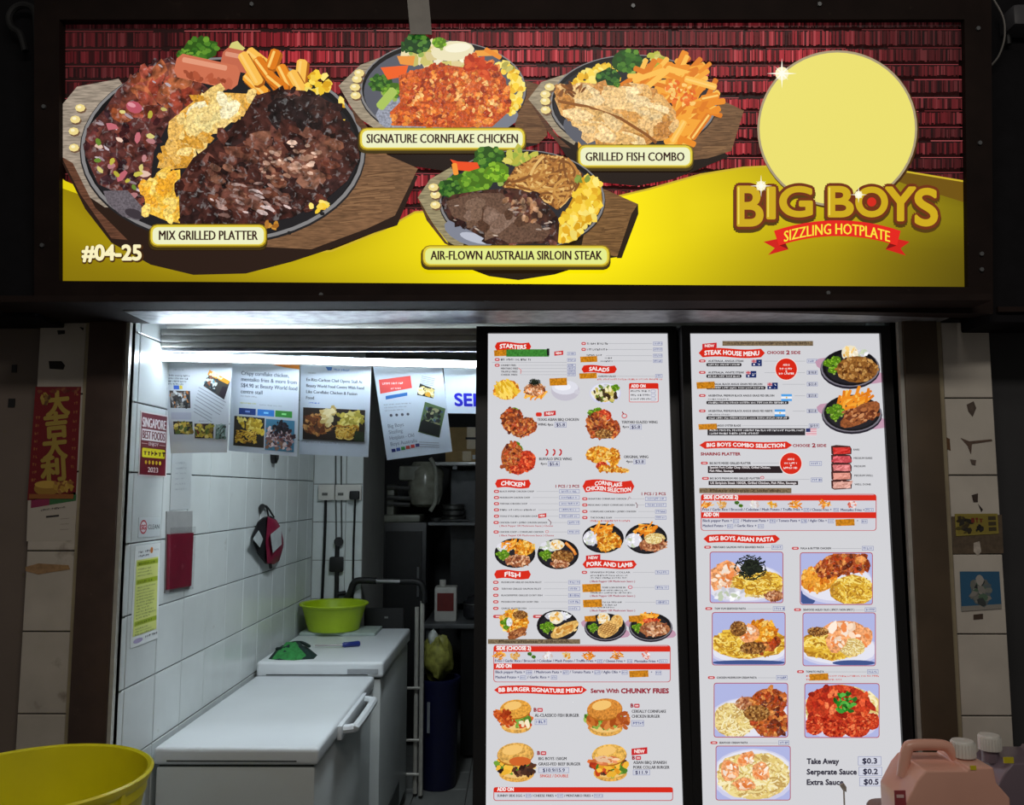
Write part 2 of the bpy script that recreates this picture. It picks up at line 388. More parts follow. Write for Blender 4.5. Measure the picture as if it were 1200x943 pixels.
# shop front: pillars, posts, trims
def hx(px, Y=YF): return P(px, 575, Y).x
xl0, xl1, xp0, xp1 = hx(35), hx(96.5), hx(98), hx(141)
ZT = P(70, 375, YF).z
pl = struct('pillar_left', MB().box((xl0, YF + .006, 0), (xl1, 2.76, ZT + .03)), 'grout', 'narrow tiled pillar with the red Chinese banner')
zz = P(60, 740, YF).z; st = zz - P(60, 836.5, YF).z
tile_field(pl, (xl0, YF + .006, 0), (1,0,0), (0,0,1), (0,-1,0), [0, xl1 - xl0 - .012], seq(.02, ZT, zz, st), 'tile_pillar')
struct('trim_1', MB().box((xl1 - .012, YF - .004, .02), (xl1 - .002, YF + .05, ZT)), mat('trim_yellowed', (150, 138, 112), .5), 'yellowed edge strip beside the tiled pillar')
struct('post_left', MB().box((xp0, YF - .02, 0), (xp1, 2.66, ZT + .03)), 'brown_paint', 'brown painted steel post between pillar and white tiles', bev=.004)
struct('trim_2', MB().box((xp1, YF - .012, .02), (hx(145.5), 2.64, ZT)), 'aluminium', 'pale aluminium edge strip beside the white tiles')
struct('trim_3', MB().box((hx(145.5), YF + .005, .02), (WL - .0005, 2.645, ZT)), 'rubber_black', 'dark shutter channel beside the white tiles')
xq0, xq1, xr0, xr1 = hx(1064), hx(1104.5), hx(1107), hx(1171)
pr = struct('pillar_right', MB().box((xr0, YF + .006, 0), (xr1, 2.76, ZT + .03)), 'grout', 'narrow stained white tiled pillar with two old stickers')
zz2 = P(1140, 649, YF).z; st2 = zz2 - P(1150, 743, YF).z
tile_field(pr, (xr0, YF + .006, 0), (1,0,0), (0,0,1), (0,-1,0), [.014, xr1 - xr0], seq(.02, ZT - .01, zz2, st2), 'tile_pillar_pale')
struct('trim_4', MB().box((xr0, YF - .004, .02), (xr0 + .012, YF + .05, ZT)), MATS['trim_yellowed'], 'yellowed edge strip between brown post and tiles')
struct('post_right', MB().box((xq0, YF - .02, 0), (xq1, 2.66, ZT + .03)), 'olive_paint', 'olive brown painted post beside the stained tiled pillar', bev=.004)
struct('trim_5', MB().box((hx(1059.5), YF - .012, .02), (xq0, 2.64, ZT)), 'aluminium', 'pale aluminium edge strip beside the olive post')
struct('trim_6', MB().box((WR + .0005, YF + .005, .02), (hx(1059.5), 2.645, ZT)), 'rubber_black', 'dark shutter channel beside the olive post')
# neighbours
nl = struct('wall_neighbour_left', MB().box((-2.7, YF + .02, 0), (xl0 - .004, 2.76, 3.3)), 'taupe_wall', 'taupe panel wall next to the pillar with the red banner')
for px, py, w_, h_ in ((17, 432, 5, 9), (14, 472, 7, 10)):
    a = P(px - w_/2, py - h_/2, YF + .02); b = P(px + w_/2, py + h_/2, YF + .02)
    struct('hole_plate', MB().box((a.x, YF + .017, b.z), (b.x, YF + .021, a.z)), 'rubber_black', 'small black bolt hole cover', nl)
struct('wall_neighbour_right', MB().box((xr1 + .004, YF + .08, 0), (2.7, 2.80, 3.3)), 'soot_wall', 'sooty dark wall next to the stained tiled pillar')
# wall above the opening, behind the sign
struct('wall_front', MB().box((xl0 - .02, 2.63, ZT + .02), (xr1 + .02, 2.76, 3.3)), 'dark_brown', 'dark wall above the stall opening behind the sign')
za, zc = P(300, 379, YF).z, P(300, 361, 2.36).z
struct('beam', MB().box((xl0, YF - .01, ZT), (xr1, 2.66, ZT + .045)), 'dark_brown', 'dark brown beam over the opening', bev=.003)
ys = (za - CAM.z)
struct('trim_7', MB().box((hx(168), 2.415, za), (hx(1110), YF, za + .012)), 'zinc', 'crumpled zinc flashing strip under the sign')
struct('trim_8', MB().box((xl0 - .01, 2.30, za + .002), (hx(167), YF, za + .02)).box((hx(167), 2.30, za + .002), (hx(1110), 2.414, za + .02)), 'dark_brown', 'dark soffit board at the end of the flashing')
# counter and low wall below the frame
ct = empty('counter', (0, 2.1, 0), 'stainless steel front counter under the bucket and jugs', 'counter')
MB().box((-1.9, 1.72, .70), (1.9, 2.44, .735)).build('worktop', 'steel', ct, bev=.004)
MB().box((-1.85, 1.80, .0), (1.85, 2.40, .70)).build('cabinet', 'steel_dull', ct)
lw = struct('wall_low', MB().box((hx(556), 2.60, 0), (WR, 2.80, .66)), 'grout', 'low tiled wall carrying the two menu lightboxes')
tile_field(lw, (hx(556), 2.60, 0), (1,0,0), (0,0,1), (0,-1,0), seq(0, WR - hx(556), .2, .2), seq(0, .66, .2, .2), 'tile_white')
# roller shutter housing
sh = empty('roller_shutter', (-.5, 2.85, 2.2), 'grey roller shutter bundled under the lintel above the tube light', 'shutter')
x0, x1 = WL + .005, WR - .005
for k, (ya_, yb_, Y) in enumerate(((384.5, 392, 2.80), (392.5, 400, 2.803), (400.5, 406.5, 2.806), (407, 411.5, 2.809))):
    t, b = P(350, ya_, Y).z, P(350, yb_, Y).z
    MB().box((x0, Y, b), (x1, Y + .02, t)).build('slat', 'shutter_grey' if k < 3 else 'zinc', sh, bev=.004)
MB().tube([(x0, 2.89, P(350, 396, 2.80).z + .085), (x1, 2.89, P(350, 396, 2.80).z + .085)], .06, 16).build('roller', 'shutter_grey', sh, smooth=True)
# ================================================================== illuminated sign
YS = 2.40
so = P(601, 182, YS)
sxa = (MR @ Vector((1, 0, 0))); sxa = Matrix.Rotation(R(-1.0), 3, 'Z') @ sxa; sya = MR @ Vector((0, 1, 0)); sya = (sya - sxa * sya.dot(sxa)).normalized()
SN = sxa.cross(sya).normalized()
sign = empty('shop_sign', so, 'long backlit food sign reading BIG BOYS SIZZLING HOTPLATE over the opening', 'sign')
cv = Canvas(so, sxa, sya, sign, 'lit', 1.0)
S = lambda x, y: cv.world([(x, y)])[0]
def slab(corners, front, back):     # quad on the sign plane given in pixels, from front to back along the normal
    p = [S(*c) for c in corners]
    return MB().hexa([q + SN*front for q in p] + [q - SN*back for q in p])
slab(((70, 22), (1130, 22), (1134, 345), (70, 337)), -.0005, .05).build('lightbox_case', 'dark_brown', sign)
OT = [(48, -6), (1154, -6), (1156, 369), (48, 355)]; IN = [(77, 29), (1123, 29), (1127, 338), (77, 331)]
for i in range(4):
    j = (i + 1) % 4
    slab((OT[i], OT[j], IN[j], IN[i]), .035, .09).build('frame_bar', 'dark_brown', sign)
for x, y in ((965, 345), (1138, 40), (1140, 172), (1142, 300), (1142, 318), (60, 130), (58, 290), (380, 347), (620, 352), (955, 12), (300, 12), (740, 14)):
    p = S(x, y); MB().tube([p + SN*.034, p + SN*.041], .006, 8).build('bolt', 'steel_dull', sign)
# ---- printed film: red slatted blind
cv.group('sign_panel')
cv.rect(70, 22, 1130, 345, (28, 8, 8))
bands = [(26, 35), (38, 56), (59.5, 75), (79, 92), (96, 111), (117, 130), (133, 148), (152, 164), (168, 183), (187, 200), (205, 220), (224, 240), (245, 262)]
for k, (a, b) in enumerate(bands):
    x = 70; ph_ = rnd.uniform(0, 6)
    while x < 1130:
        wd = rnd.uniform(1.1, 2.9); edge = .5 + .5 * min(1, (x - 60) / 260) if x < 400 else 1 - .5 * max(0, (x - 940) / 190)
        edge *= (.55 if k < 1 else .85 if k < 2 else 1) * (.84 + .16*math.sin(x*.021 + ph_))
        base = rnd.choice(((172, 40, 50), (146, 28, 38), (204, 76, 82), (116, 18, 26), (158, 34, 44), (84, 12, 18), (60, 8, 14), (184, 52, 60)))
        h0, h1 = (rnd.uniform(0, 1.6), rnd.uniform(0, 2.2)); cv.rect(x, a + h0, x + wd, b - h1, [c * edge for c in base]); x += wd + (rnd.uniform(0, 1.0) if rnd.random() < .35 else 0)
    x = 70
    while x < 1130: n_ = rnd.uniform(60, 200); y_ = a - 1.2 + rnd.uniform(-.4, .4); cv.rect(x, y_, min(1130, x + n_), y_ + rnd.uniform(.5, 1), rnd.choice(((150, 60, 66), (104, 36, 40), (176, 84, 86)))); x += n_ + rnd.uniform(0, 50)
# ---- yellow ground, printed gradient with the uneven backlight painted in
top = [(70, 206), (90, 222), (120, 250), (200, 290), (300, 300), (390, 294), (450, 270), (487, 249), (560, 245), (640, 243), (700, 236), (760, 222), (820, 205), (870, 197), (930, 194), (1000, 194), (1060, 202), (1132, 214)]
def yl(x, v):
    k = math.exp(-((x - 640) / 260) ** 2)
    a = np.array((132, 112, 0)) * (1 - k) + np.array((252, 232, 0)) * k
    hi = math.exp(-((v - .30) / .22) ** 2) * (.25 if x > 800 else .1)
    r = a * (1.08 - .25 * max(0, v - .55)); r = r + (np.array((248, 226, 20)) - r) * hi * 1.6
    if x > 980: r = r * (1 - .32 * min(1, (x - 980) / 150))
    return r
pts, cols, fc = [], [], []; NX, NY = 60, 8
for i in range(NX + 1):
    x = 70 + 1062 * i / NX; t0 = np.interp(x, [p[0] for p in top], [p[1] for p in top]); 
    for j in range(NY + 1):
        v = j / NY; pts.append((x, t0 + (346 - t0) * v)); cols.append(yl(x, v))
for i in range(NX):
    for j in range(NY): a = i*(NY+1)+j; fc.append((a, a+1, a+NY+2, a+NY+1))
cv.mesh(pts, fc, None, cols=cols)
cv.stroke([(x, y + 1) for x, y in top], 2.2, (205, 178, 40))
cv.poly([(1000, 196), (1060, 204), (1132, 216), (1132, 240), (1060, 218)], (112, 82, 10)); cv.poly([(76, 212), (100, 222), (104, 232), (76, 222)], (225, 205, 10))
# ---- mixed grill
K = .3817
STEAK = [(52, 26, 22), (70, 35, 28), (95, 52, 42), (34, 16, 15), (44, 20, 18), (60, 30, 25)]
CORN = [(246, 205, 55), (250, 226, 115), (228, 172, 32), (252, 214, 80)]
FRY = [(245, 165, 50), (235, 140, 30), (250, 190, 80), (222, 122, 22)]
def plate(cx, cy, rx, ry, inner=(30, 28, 31)):
    cv.ell(cx, cy, rx, ry, (34, 32, 34), n=48); cv.ell(cx, cy - 3, rx*.992, ry*.985, (132, 130, 130), n=48)
    cv.ell(cx, cy - 5, rx*.968, ry*.955, (16, 15, 17), n=48); cv.ell(cx, cy + 4, rx*.945, ry*.925, inner, n=48)
def grain(pts, n, c0, c1, rot):
    cv.sticks(pts, n, (40, 130), 3, [c0, c1], rot, 5)
def kernels(L):
    for x, y in L: cv.ell(x + 3, y + 4, 17, 13, (110, 80, 60), n=8); cv.ell(x, y, 16, 12, (238, 216, 140), n=8); cv.ell(x - 3, y - 3, 7, 5, (250, 240, 195), n=6)
cv.group('hotplate_picture'); cv.frame(0, 0, K)
cv.poly([(192, 480), (205, 515), (270, 645), (350, 748), (470, 815), (600, 846), (760, 842), (900, 806), (1010, 770), (1120, 728), (1222, 695), (1285, 545), (1130, 470), (700, 400), (300, 420)], (40, 24, 16))
cv.poly([(193, 335), (245, 272), (372, 248), (430, 330), (430, 640), (330, 640), (255, 590), (197, 485)], (158, 144, 128), 'wood')
cv.poly([(197, 485), (232, 505), (300, 640), (400, 740), (350, 735), (255, 600)], (98, 62, 44), 'wood')
bd = [(1090, 420), (1285, 522), (1215, 665), (1130, 705), (1040, 738), (960, 768), (800, 760), (800, 600)]
cv.poly(bd, (122, 88, 60), 'wood'); grain([(1060, 600), (1150, 500), (1260, 530), (1200, 640), (1040, 720)], 26, (98, 68, 44), (146, 108, 74), -4)
plate(690, 468, 437, 287)
ck = [(370, 280), (440, 215), (530, 180), (600, 240), (660, 290), (600, 330), (520, 390), (480, 470), (470, 560), (440, 640), (380, 600), (310, 570), (270, 480), (275, 400), (330, 340)]
cv.meat(ck, (82, 42, 38), [(60, 28, 30), (110, 55, 45), (45, 20, 25), (95, 42, 40)], 90, (12, 40), 'sauce')
cv.dabs([(400, 280), (440, 225), (530, 195), (620, 270), (560, 330), (450, 360), (370, 380), (350, 350)], 60, (20, 60), [(150, 78, 46), (125, 62, 40), (160, 90, 56), (98, 46, 34), (140, 60, 44)], tex='sauce')
cv.dabs(ck, 18, (8, 18), [(205, 190, 195), (178, 160, 165), (150, 130, 135)], 3, 30)
cv.dabs(ck[6:], 10, (18, 30), [(190, 130, 132), (200, 110, 120), (225, 190, 170)]); cv.dabs(ck[5:], 14, (14, 24), [(190, 178, 66), (110, 140, 52), (214, 200, 120)])
cv.ell(420, 335, 26, 18, (186, 84, 100), 20, 10); cv.ell(412, 328, 14, 7, (224, 150, 160), 20, 8)
cv.poly([(325, 590), (400, 588), (445, 640), (435, 682), (385, 668), (340, 630)], (104, 96, 102), 'grain')
cv.ell(420, 660, 30, 14, (60, 52, 58), 20)
cv.broccoli(625, 158, 50); cv.ell(725, 150, 26, 20, (214, 206, 120), n=9, jag=.2); cv.broccoli(575, 175, 24)
cv.bar((700, 185), (795, 205), 66, (196, 104, 76)); cv.bar((560, 208), (725, 245), 74, (206, 112, 80)); cv.bar((570, 190), (700, 216), 16, (228, 154, 122)); cv.bar((700, 172), (770, 186), 14, (220, 150, 122))
cv.dabs([(560, 220), (720, 260), (730, 280), (600, 250)], 14, (14, 30), [(160, 76, 50), (186, 92, 62)])
for a, b in (((770, 165), (835, 215)), ((795, 190), (872, 292)), ((852, 165), (836, 212)), ((932, 195), (922, 285)), ((866, 212), (898, 275)), ((762, 240), (818, 292)), ((830, 240), (880, 280)), ((900, 230), (935, 290)), ((750, 175), (800, 260))):
    cv.bar((a[0]+5, a[1]+6), (b[0]+5, b[1]+6), 36, (170, 92, 16)); cv.bar(a, b, 32, rnd.choice(FRY)); cv.bar((a[0]-5, a[1]), (b[0]-6, b[1]), 8, (252, 205, 110))
cv.dabs(disc(978, 268, 36, 40), 26, (18, 26), CORN, 1.2); cv.dabs(disc(1050, 360, 16, 50), 12, (14, 22), CORN)
fs = [(560, 350), (610, 310), (680, 290), (780, 295), (770, 340), (700, 390), (640, 430), (580, 490), (540, 525), (490, 520), (510, 460)]
cv.meat(fs, (224, 170, 76), [(230, 180, 90), (214, 154, 52), (240, 204, 122)], 50, (20, 60), 'crumb')
cv.dabs([(610, 340), (680, 310), (760, 305), (720, 370), (640, 400), (600, 390)], 20, (30, 80), [(248, 234, 188), (244, 222, 150), (236, 206, 130)], tex='crumb')
cv.meat([(450, 565), (510, 535), (560, 525), (568, 690), (520, 682), (455, 655)], (238, 186, 62), [(250, 214, 110), (232, 164, 40), (244, 196, 80)], 18, (24, 50), 'crumb')
st_ = [(555, 560), (600, 490), (680, 430), (750, 370), (790, 300), (860, 280), (940, 285), (1040, 330), (1060, 380), (1100, 430), (1108, 490), (1070, 560), (1000, 620), (900, 672), (760, 692), (560, 690)]
cv.meat(st_, (58, 29, 24), STEAK, 120, (16, 60), 'sauce')
cv.dabs([(700, 480), (800, 420), (920, 390), (1050, 430), (1060, 500), (1000, 570), (880, 630), (740, 640), (640, 620), (640, 520)], 90, (14, 56), [(118, 76, 58), (98, 58, 44), (105, 62, 48), (86, 46, 36)], 1.8, 20, tex='sauce')
cv.dabs([(820, 470), (900, 430), (990, 470), (960, 540), (860, 560), (800, 540)], 44, (8, 24), [(196, 162, 142), (170, 130, 110), (150, 112, 92)], 2.0, 10, tex='sauce')
cv.dabs([(640, 600), (700, 540), (820, 570), (960, 600), (900, 655), (700, 670)], 40, (8, 24), [(190, 168, 164), (150, 122, 114), (120, 90, 82)], 3.0, 15, tex='sauce')
cv.dabs([(820, 300), (940, 300), (1020, 340), (960, 380), (850, 370)], 40, (24, 60), [(38, 22, 20), (52, 32, 28), (28, 16, 16)], tex='sauce')
cv.dabs(disc(985, 640, 26, 16), 8, (16, 26), CORN); cv.dabs(disc(835, 695, 22, 10), 6, (14, 22), [(200, 140, 50), (170, 110, 40)])
kernels([(255, 337), (240, 372), (235, 408), (236, 458)])
for x, y in ((893, 718), (994, 660)): cv.ell(x, y, 8, 6, (30, 28, 28), n=6)
def caption(x0, y0, x1, y1, t, tx0, tx1, base, h, inner=(238, 240, 196)):
    cv.group('caption'); cv.rrect(x0 - 4, y0 + 4, x1 + 2, y1 + 9, 22, (62, 48, 8))
    cv.rrect(x0, y0, x1, y1, 22, (150, 122, 12)); cv.rrect(x0 + 3, y0 + 3, x1 - 3, y1 - 5, 20, (226, 204, 60)); cv.rrect(x0 + 9, y0 + 9, x1 - 9, y1 - 9, 16, inner)
    cv.group('lettering', True); cv.text(t, tx0, base, h, (52, 26, 18), tx1 - tx0, bold=.03)
caption(468, 692, 825, 762, 'MIX GRILLED PLATTER', 497, 797, 740, 28)
cv.group('unit_number'); cv.text('#04-25', 262, 803, 45, (70, 40, 8), 182, bold=.085); cv.text('#04-25', 262, 800, 44, (250, 240, 190), 178, bold=.045)
# ---- cornflake chicken
cv.group('hotplate_picture'); cv.frame(390, 0, K)
cv.poly([(120, 420), (170, 480), (250, 515), (340, 528), (460, 500), (560, 465), (632, 448), (560, 420)], (30, 17, 12))
cv.poly([(22, 270), (88, 207), (165, 178), (200, 300), (160, 420), (90, 372), (60, 335)], (160, 146, 124), 'wood'); cv.poly([(60, 335), (90, 372), (130, 420), (110, 420), (76, 385)], (90, 58, 40), 'wood')
cv.poly([(560, 245), (640, 268), (658, 420), (632, 446), (560, 440)], (108, 76, 50), 'wood'); grain([(585, 270), (635, 280), (645, 420), (580, 430)], 12, (86, 58, 38), (130, 96, 64), 4)
plate(340, 285, 255, 152, (88, 90, 100))
cv.ell(255, 360, 120, 60, (150, 154, 168), tex='grain'); cv.ell(480, 360, 90, 50, (120, 124, 136))
cv.dabs(disc(330, 180, 110, 34), 60, (20, 44), [(236, 222, 176), (226, 208, 150), (244, 236, 205), (208, 196, 110)]); cv.ell(370, 165, 66, 30, (236, 226, 186), -6); cv.ell(385, 155, 40, 14, (248, 242, 214), -6)
cv.broccoli(235, 150, 26, 20); cv.broccoli(262, 142, 40, 25); cv.broccoli(330, 140, 22, -40); cv.broccoli(150, 262, 36, 10); cv.broccoli(185, 285, 32, -20)
cv.bar((148, 335), (190, 285), 28, (170, 196, 90)); cv.poly([(150, 215), (235, 208), (225, 242), (172, 252)], (240, 96, 30)); cv.poly([(200, 180), (255, 180), (250, 210), (210, 205)], (236, 150, 60))
cv.dabs([(510, 185), (560, 215), (585, 290), (572, 340), (545, 362), (530, 340), (548, 250), (500, 205)], 90, (16, 24), CORN, 1.2); cv.dabs(disc(535, 212, 18, 10), 6, (14, 20), [(130, 150, 60), (190, 180, 90)])
cv.bar((440, 172), (505, 170), 18, (240, 160, 60)); cv.bar((470, 160), (515, 185), 14, (236, 140, 40))
cf = [(205, 240), (250, 225), (330, 205), (405, 215), (415, 180), (440, 178), (510, 215), (545, 290), (540, 350), (490, 396), (360, 398), (190, 392), (178, 352), (210, 320)]
cv.meat(cf, (196, 82, 26), [(220, 110, 35), (180, 65, 20), (235, 140, 55), (150, 50, 15), (205, 90, 30)], 260, (10, 26), 'crumb')
cv.dabs([(240, 260), (400, 230), (510, 270), (500, 360), (250, 370)], 90, (6, 16), [(240, 165, 90), (246, 186, 112), (232, 140, 66)], 1.8, tex='crumb')
cv.dabs([(405, 215), (415, 185), (440, 182), (505, 218), (480, 250)], 40, (12, 24), [(196, 60, 20), (170, 48, 16), (216, 84, 36)])
kernels([(85, 232), (78, 250), (72, 275), (74, 300)])
caption(85, 398, 592, 468, 'SIGNATURE CORNFLAKE CHICKEN', 108, 568, 445, 27)
# ---- fish combo
cv.group('hotplate_picture')
cv.poly([(680, 430), (740, 520), (830, 565), (930, 575), (1040, 555), (1130, 520), (1215, 485), (1100, 400)], (30, 18, 12))
cv.poly([(600, 310), (640, 258), (745, 224), (800, 330), (740, 450), (690, 420), (650, 370)], (158, 144, 120), 'wood'); cv.poly([(605, 318), (650, 372), (690, 425), (730, 460), (700, 455), (660, 410)], (92, 60, 42), 'wood')
cv.poly([(1120, 290), (1180, 308), (1258, 345), (1220, 468), (1150, 490), (1060, 500)], (116, 84, 56), 'wood'); grain([(1170, 330), (1245, 350), (1215, 460), (1120, 480)], 14, (94, 66, 42), (138, 102, 68), -3)
plate(921, 325, 257, 150, (36, 36, 42)); cv.ell(770, 410, 70, 40, (92, 94, 104), 30)
cv.dabs([(730, 270), (770, 225), (830, 205), (870, 215), (880, 250), (800, 268)], 60, (16, 24), CORN, 1.2); cv.broccoli(845, 248, 40, 28); cv.broccoli(905, 195, 48, 12); cv.dabs(disc(985, 205, 42, 30), 30, (16, 30), [(190, 192, 74), (160, 170, 50), (214, 206, 110)])
cv.sticks([(910, 245), (1000, 215), (1080, 195), (1120, 240), (1160, 300), (1158, 370), (1090, 440), (1030, 440), (1062, 350), (1000, 270)], 95, (60, 120), 16, FRY, -25, 60)
cv.dabs([(1000, 260), (1110, 260), (1110, 330), (1050, 330)], 60, (8, 16), [(250, 200, 110), (240, 120, 40), (226, 100, 24)])
for a, b in (((1130, 310), (1178, 300)), ((1100, 430), (1150, 360)), ((1080, 250), (1170, 275)), ((1040, 440), (1075, 380))): cv.bar(a, b, 20, rnd.choice(FRY)); cv.bar(a, b, 6, (252, 205, 110))
ff = [(680, 310), (700, 280), (760, 260), (850, 270), (940, 275), (1010, 300), (1050, 350), (1050, 400), (1020, 425), (960, 445), (850, 445), (760, 400), (700, 360)]
cv.meat(ff, (214, 160, 92), [(230, 185, 120), (205, 145, 70), (222, 170, 96), (196, 132, 62)], 60, (24, 70), 'crumb', asp=2)
cv.dabs([(740, 290), (900, 290), (1010, 340), (1000, 380), (860, 330), (740, 310)], 26, (24, 60), [(240, 208, 152), (234, 194, 130)], 2.4, 15, tex='crumb')
cv.stroke([(690, 318), (780, 335), (880, 370), (960, 420), (990, 445)], 9, (140, 84, 34)); cv.dabs([(690, 330), (780, 350), (900, 400), (940, 440), (850, 438), (760, 395)], 18, (24, 60), [(238, 202, 142), (226, 180, 110)], 2.4, 25, tex='crumb')
cv.dabs(disc(735, 285, 50, 14), 14, (10, 20), [(150, 92, 40), (120, 70, 30)], 3)
cv.broccoli(870, 268, 10); kernels([(665, 275), (652, 297), (652, 318), (653, 345)])
cv.poly([(752, 440), (770, 462), (752, 468)], (235, 170, 40))
caption(750, 450, 1102, 522, 'GRILLED FISH COMBO', 775, 1075, 500, 26)
# ---- sirloin
cv.group('hotplate_picture')
cv.poly([(350, 740), (400, 820), (480, 850), (570, 862), (680, 845), (760, 820), (850, 795), (885, 790), (800, 700)], (34, 22, 8))
cv.poly([(263, 610), (300, 555), (365, 517), (420, 640), (400, 770), (350, 742), (310, 690)], (150, 138, 104), 'wood'); cv.poly([(263, 612), (310, 690), (350, 745), (375, 765), (345, 750), (290, 680)], (88, 60, 36), 'wood')
cv.poly([(800, 575), (840, 588), (935, 630), (925, 660), (880, 792), (760, 770)], (120, 86, 50), 'wood'); cv.poly([(935, 630), (936, 660), (885, 795), (870, 795), (915, 660)], (40, 26, 12)); grain([(835, 620), (915, 640), (875, 770), (790, 750)], 16, (98, 68, 38), (142, 104, 64), -3)
plate(581, 622, 254, 155, (40, 40, 46)); cv.ell(420, 720, 80, 36, (128, 132, 146), 20); cv.ell(440, 735, 50, 14, (186, 190, 204), 15)
cv.broccoli(480, 492, 48, 5); cv.broccoli(395, 575, 46, -5); cv.broccoli(360, 585, 36, 15); cv.broccoli(440, 560, 50, -25); cv.broccoli(505, 535, 40, -45); cv.dabs(disc(580, 490, 50, 26), 26, (16, 32), [(212, 200, 90), (190, 186, 70), (150, 170, 60)])
cv.poly([(362, 495), (385, 502), (445, 505), (452, 522), (420, 532), (385, 528)], (236, 78, 30)); cv.bar((375, 510), (380, 540), 16, (246, 150, 50))
nd = [(560, 520), (640, 478), (715, 490), (765, 540), (750, 590), (690, 650), (610, 600), (520, 580)]
cv.poly(nd, (110, 66, 28)); cv.noodles(nd, 330, (60, 150), 7, [(205, 150, 75), (170, 110, 50), (230, 185, 110), (130, 80, 36), (188, 128, 60)])
cr = [(770, 545), (820, 570), (826, 640), (785, 690), (730, 748), (690, 744), (688, 705), (722, 640)]
cv.poly(cr, (205, 150, 24)); cv.dabs(cr, 130, (20, 28), CORN, 1.25); cv.dabs(disc(765, 560, 22, 12), 6, (14, 20), [(130, 150, 60)])
sk = [(340, 630), (370, 605), (460, 590), (560, 585), (630, 605), (680, 660), (695, 690), (690, 752), (500, 756), (420, 712), (360, 682)]
cv.meat(sk, (66, 38, 28), STEAK, 50, (14, 40), 'sauce'); cv.meat([(350, 625), (430, 600), (520, 600), (560, 640), (640, 700), (650, 745), (540, 752), (440, 700), (370, 670)], (104, 76, 60), [(116, 88, 70), (92, 64, 48), (128, 100, 84)], 16, (30, 70), 'grain')
cv.dabs([(520, 620), (600, 610), (660, 670), (600, 690)], 40, (10, 22), [(150, 108, 76), (90, 50, 36), (172, 132, 100)], tex='sauce'); cv.dabs(sk, 12, (6, 16), [(196, 176, 158), (170, 150, 136)], 3.5, 10)
kernels([(318, 605), (318, 636), (312, 582)])
caption(278, 758, 848, 824, 'AIR-FLOWN AUSTRALIA SIRLOIN STEAK', 304, 824, 802, 27, (228, 236, 140))
# ---- round badge, name and ribbon (the mascot is left out)
cv.group('logo_badge'); cv.frame(780, 0, .3818)
cv.ell(524, 404, 246, 241, (70, 40, 8), n=56); cv.ell(521, 400, 244, 239, (168, 152, 120), n=56); cv.ell(521, 400, 237, 232, (236, 224, 112), n=56)
def sparkle(x, y, r):
    cv.ell(x, y, r*.45, r*.45, (250, 240, 190), n=12)
    for a in range(0, 180, 45):
        q = r if a % 90 == 0 else r*.6; ca, sa = math.cos(R(a)), math.sin(R(a))
        cv.poly([(x + ca*q, y + sa*q), (x - sa*r*.08, y + ca*r*.08), (x - ca*q, y - sa*q), (x + sa*r*.08, y - ca*r*.08)], (255, 252, 235))
sparkle(352, 232, 46)
cv.group('logo_lettering')
LET = [('B', 213, 573, 297, 700), ('I', 303, 576, 334, 678), ('G', 342, 574, 447, 672), ('B', 490, 574, 572, 672), ('O', 574, 576, 676, 672), ('Y', 664, 576, 762, 684), ('S', 754, 580, 828, 700)]
for bo, dy, col in ((15, 8, (84, 58, 8)), (13, 0, (112, 48, 16)), (4, 0, (206, 170, 24))):
    for ch, a, b, c_, d in LET:
        v, f, W = glyphs(ch, 8); lo, hi = v.min(0), v.max(0); q = (v - lo) / (hi - lo); ins = 5
        q = np.stack([a + ins + q[:, 0] * (c_ - a - 2*ins), d - ins + dy - q[:, 1] * (d - b - 2*ins)], 1)
        for t in range(0, 360, 30): cv.mesh(q + np.array((math.cos(R(t)), math.sin(R(t)))) * bo, f, col)
for ch, a, b, c_, d in LET:                      # lighter upper edge of the gold letters
    if ch in 'BI': cv.rect(a + 4, b + 6, a + 9, d - 8, (236, 212, 84))
cv.ell(625, 624, 20, 20, (112, 48, 16), n=16); cv.ell(625, 624, 14, 14, (214, 40, 24), n=16)
sparkle(288, 575, 34); sparkle(585, 602, 26)
cv.group('ribbon')
ar = lambda t, y0, y1: y0 + (y1 - y0) * (2*t - 1) ** 2
for s_, L in ((1, [(296, 745), (352, 733), (372, 768), (310, 785), (330, 764)]), (-1, [(742, 745), (690, 733), (668, 768), (730, 787), (714, 765)])): cv.poly(L, (208, 30, 22))
for L in ([(330, 712), (345, 756), (372, 768), (360, 742)], [(712, 712), (700, 757), (668, 768), (684, 744)]): cv.poly(L, (130, 14, 12))
n = 16; pt = [(327 + 386*i/n, ar(i/n, 680, 712)) for i in range(n+1)] + [(702 - 360*i/n, ar(i/n, 728, 757)) for i in range(n+1)]
m_ = 17; cv.mesh(pt, [(i, i+1, 2*m_-2-i, 2*m_-1-i) for i in range(n)], (228, 36, 26))
cv.group('lettering', True); cv.text('SIZZLING HOTPLATE', 358, 722, 32, (250, 226, 60), 322, bold=.018, warp=lambda t: -24 * (2*t - 1) ** 2)
cv.finish()
# strap hanging over the top of the sign
p = [S(478, -8), S(503, -8), S(508, 47), S(483, 47)]
tag(MB().hexa([q + SN*.040 for q in p] + [q + SN*.0365 for q in p]).build('metal_strap', mat('strap_grey', (120, 116, 110), .5, .2)), 'flat grey metal strap hanging over the top edge of the sign', 'strap')
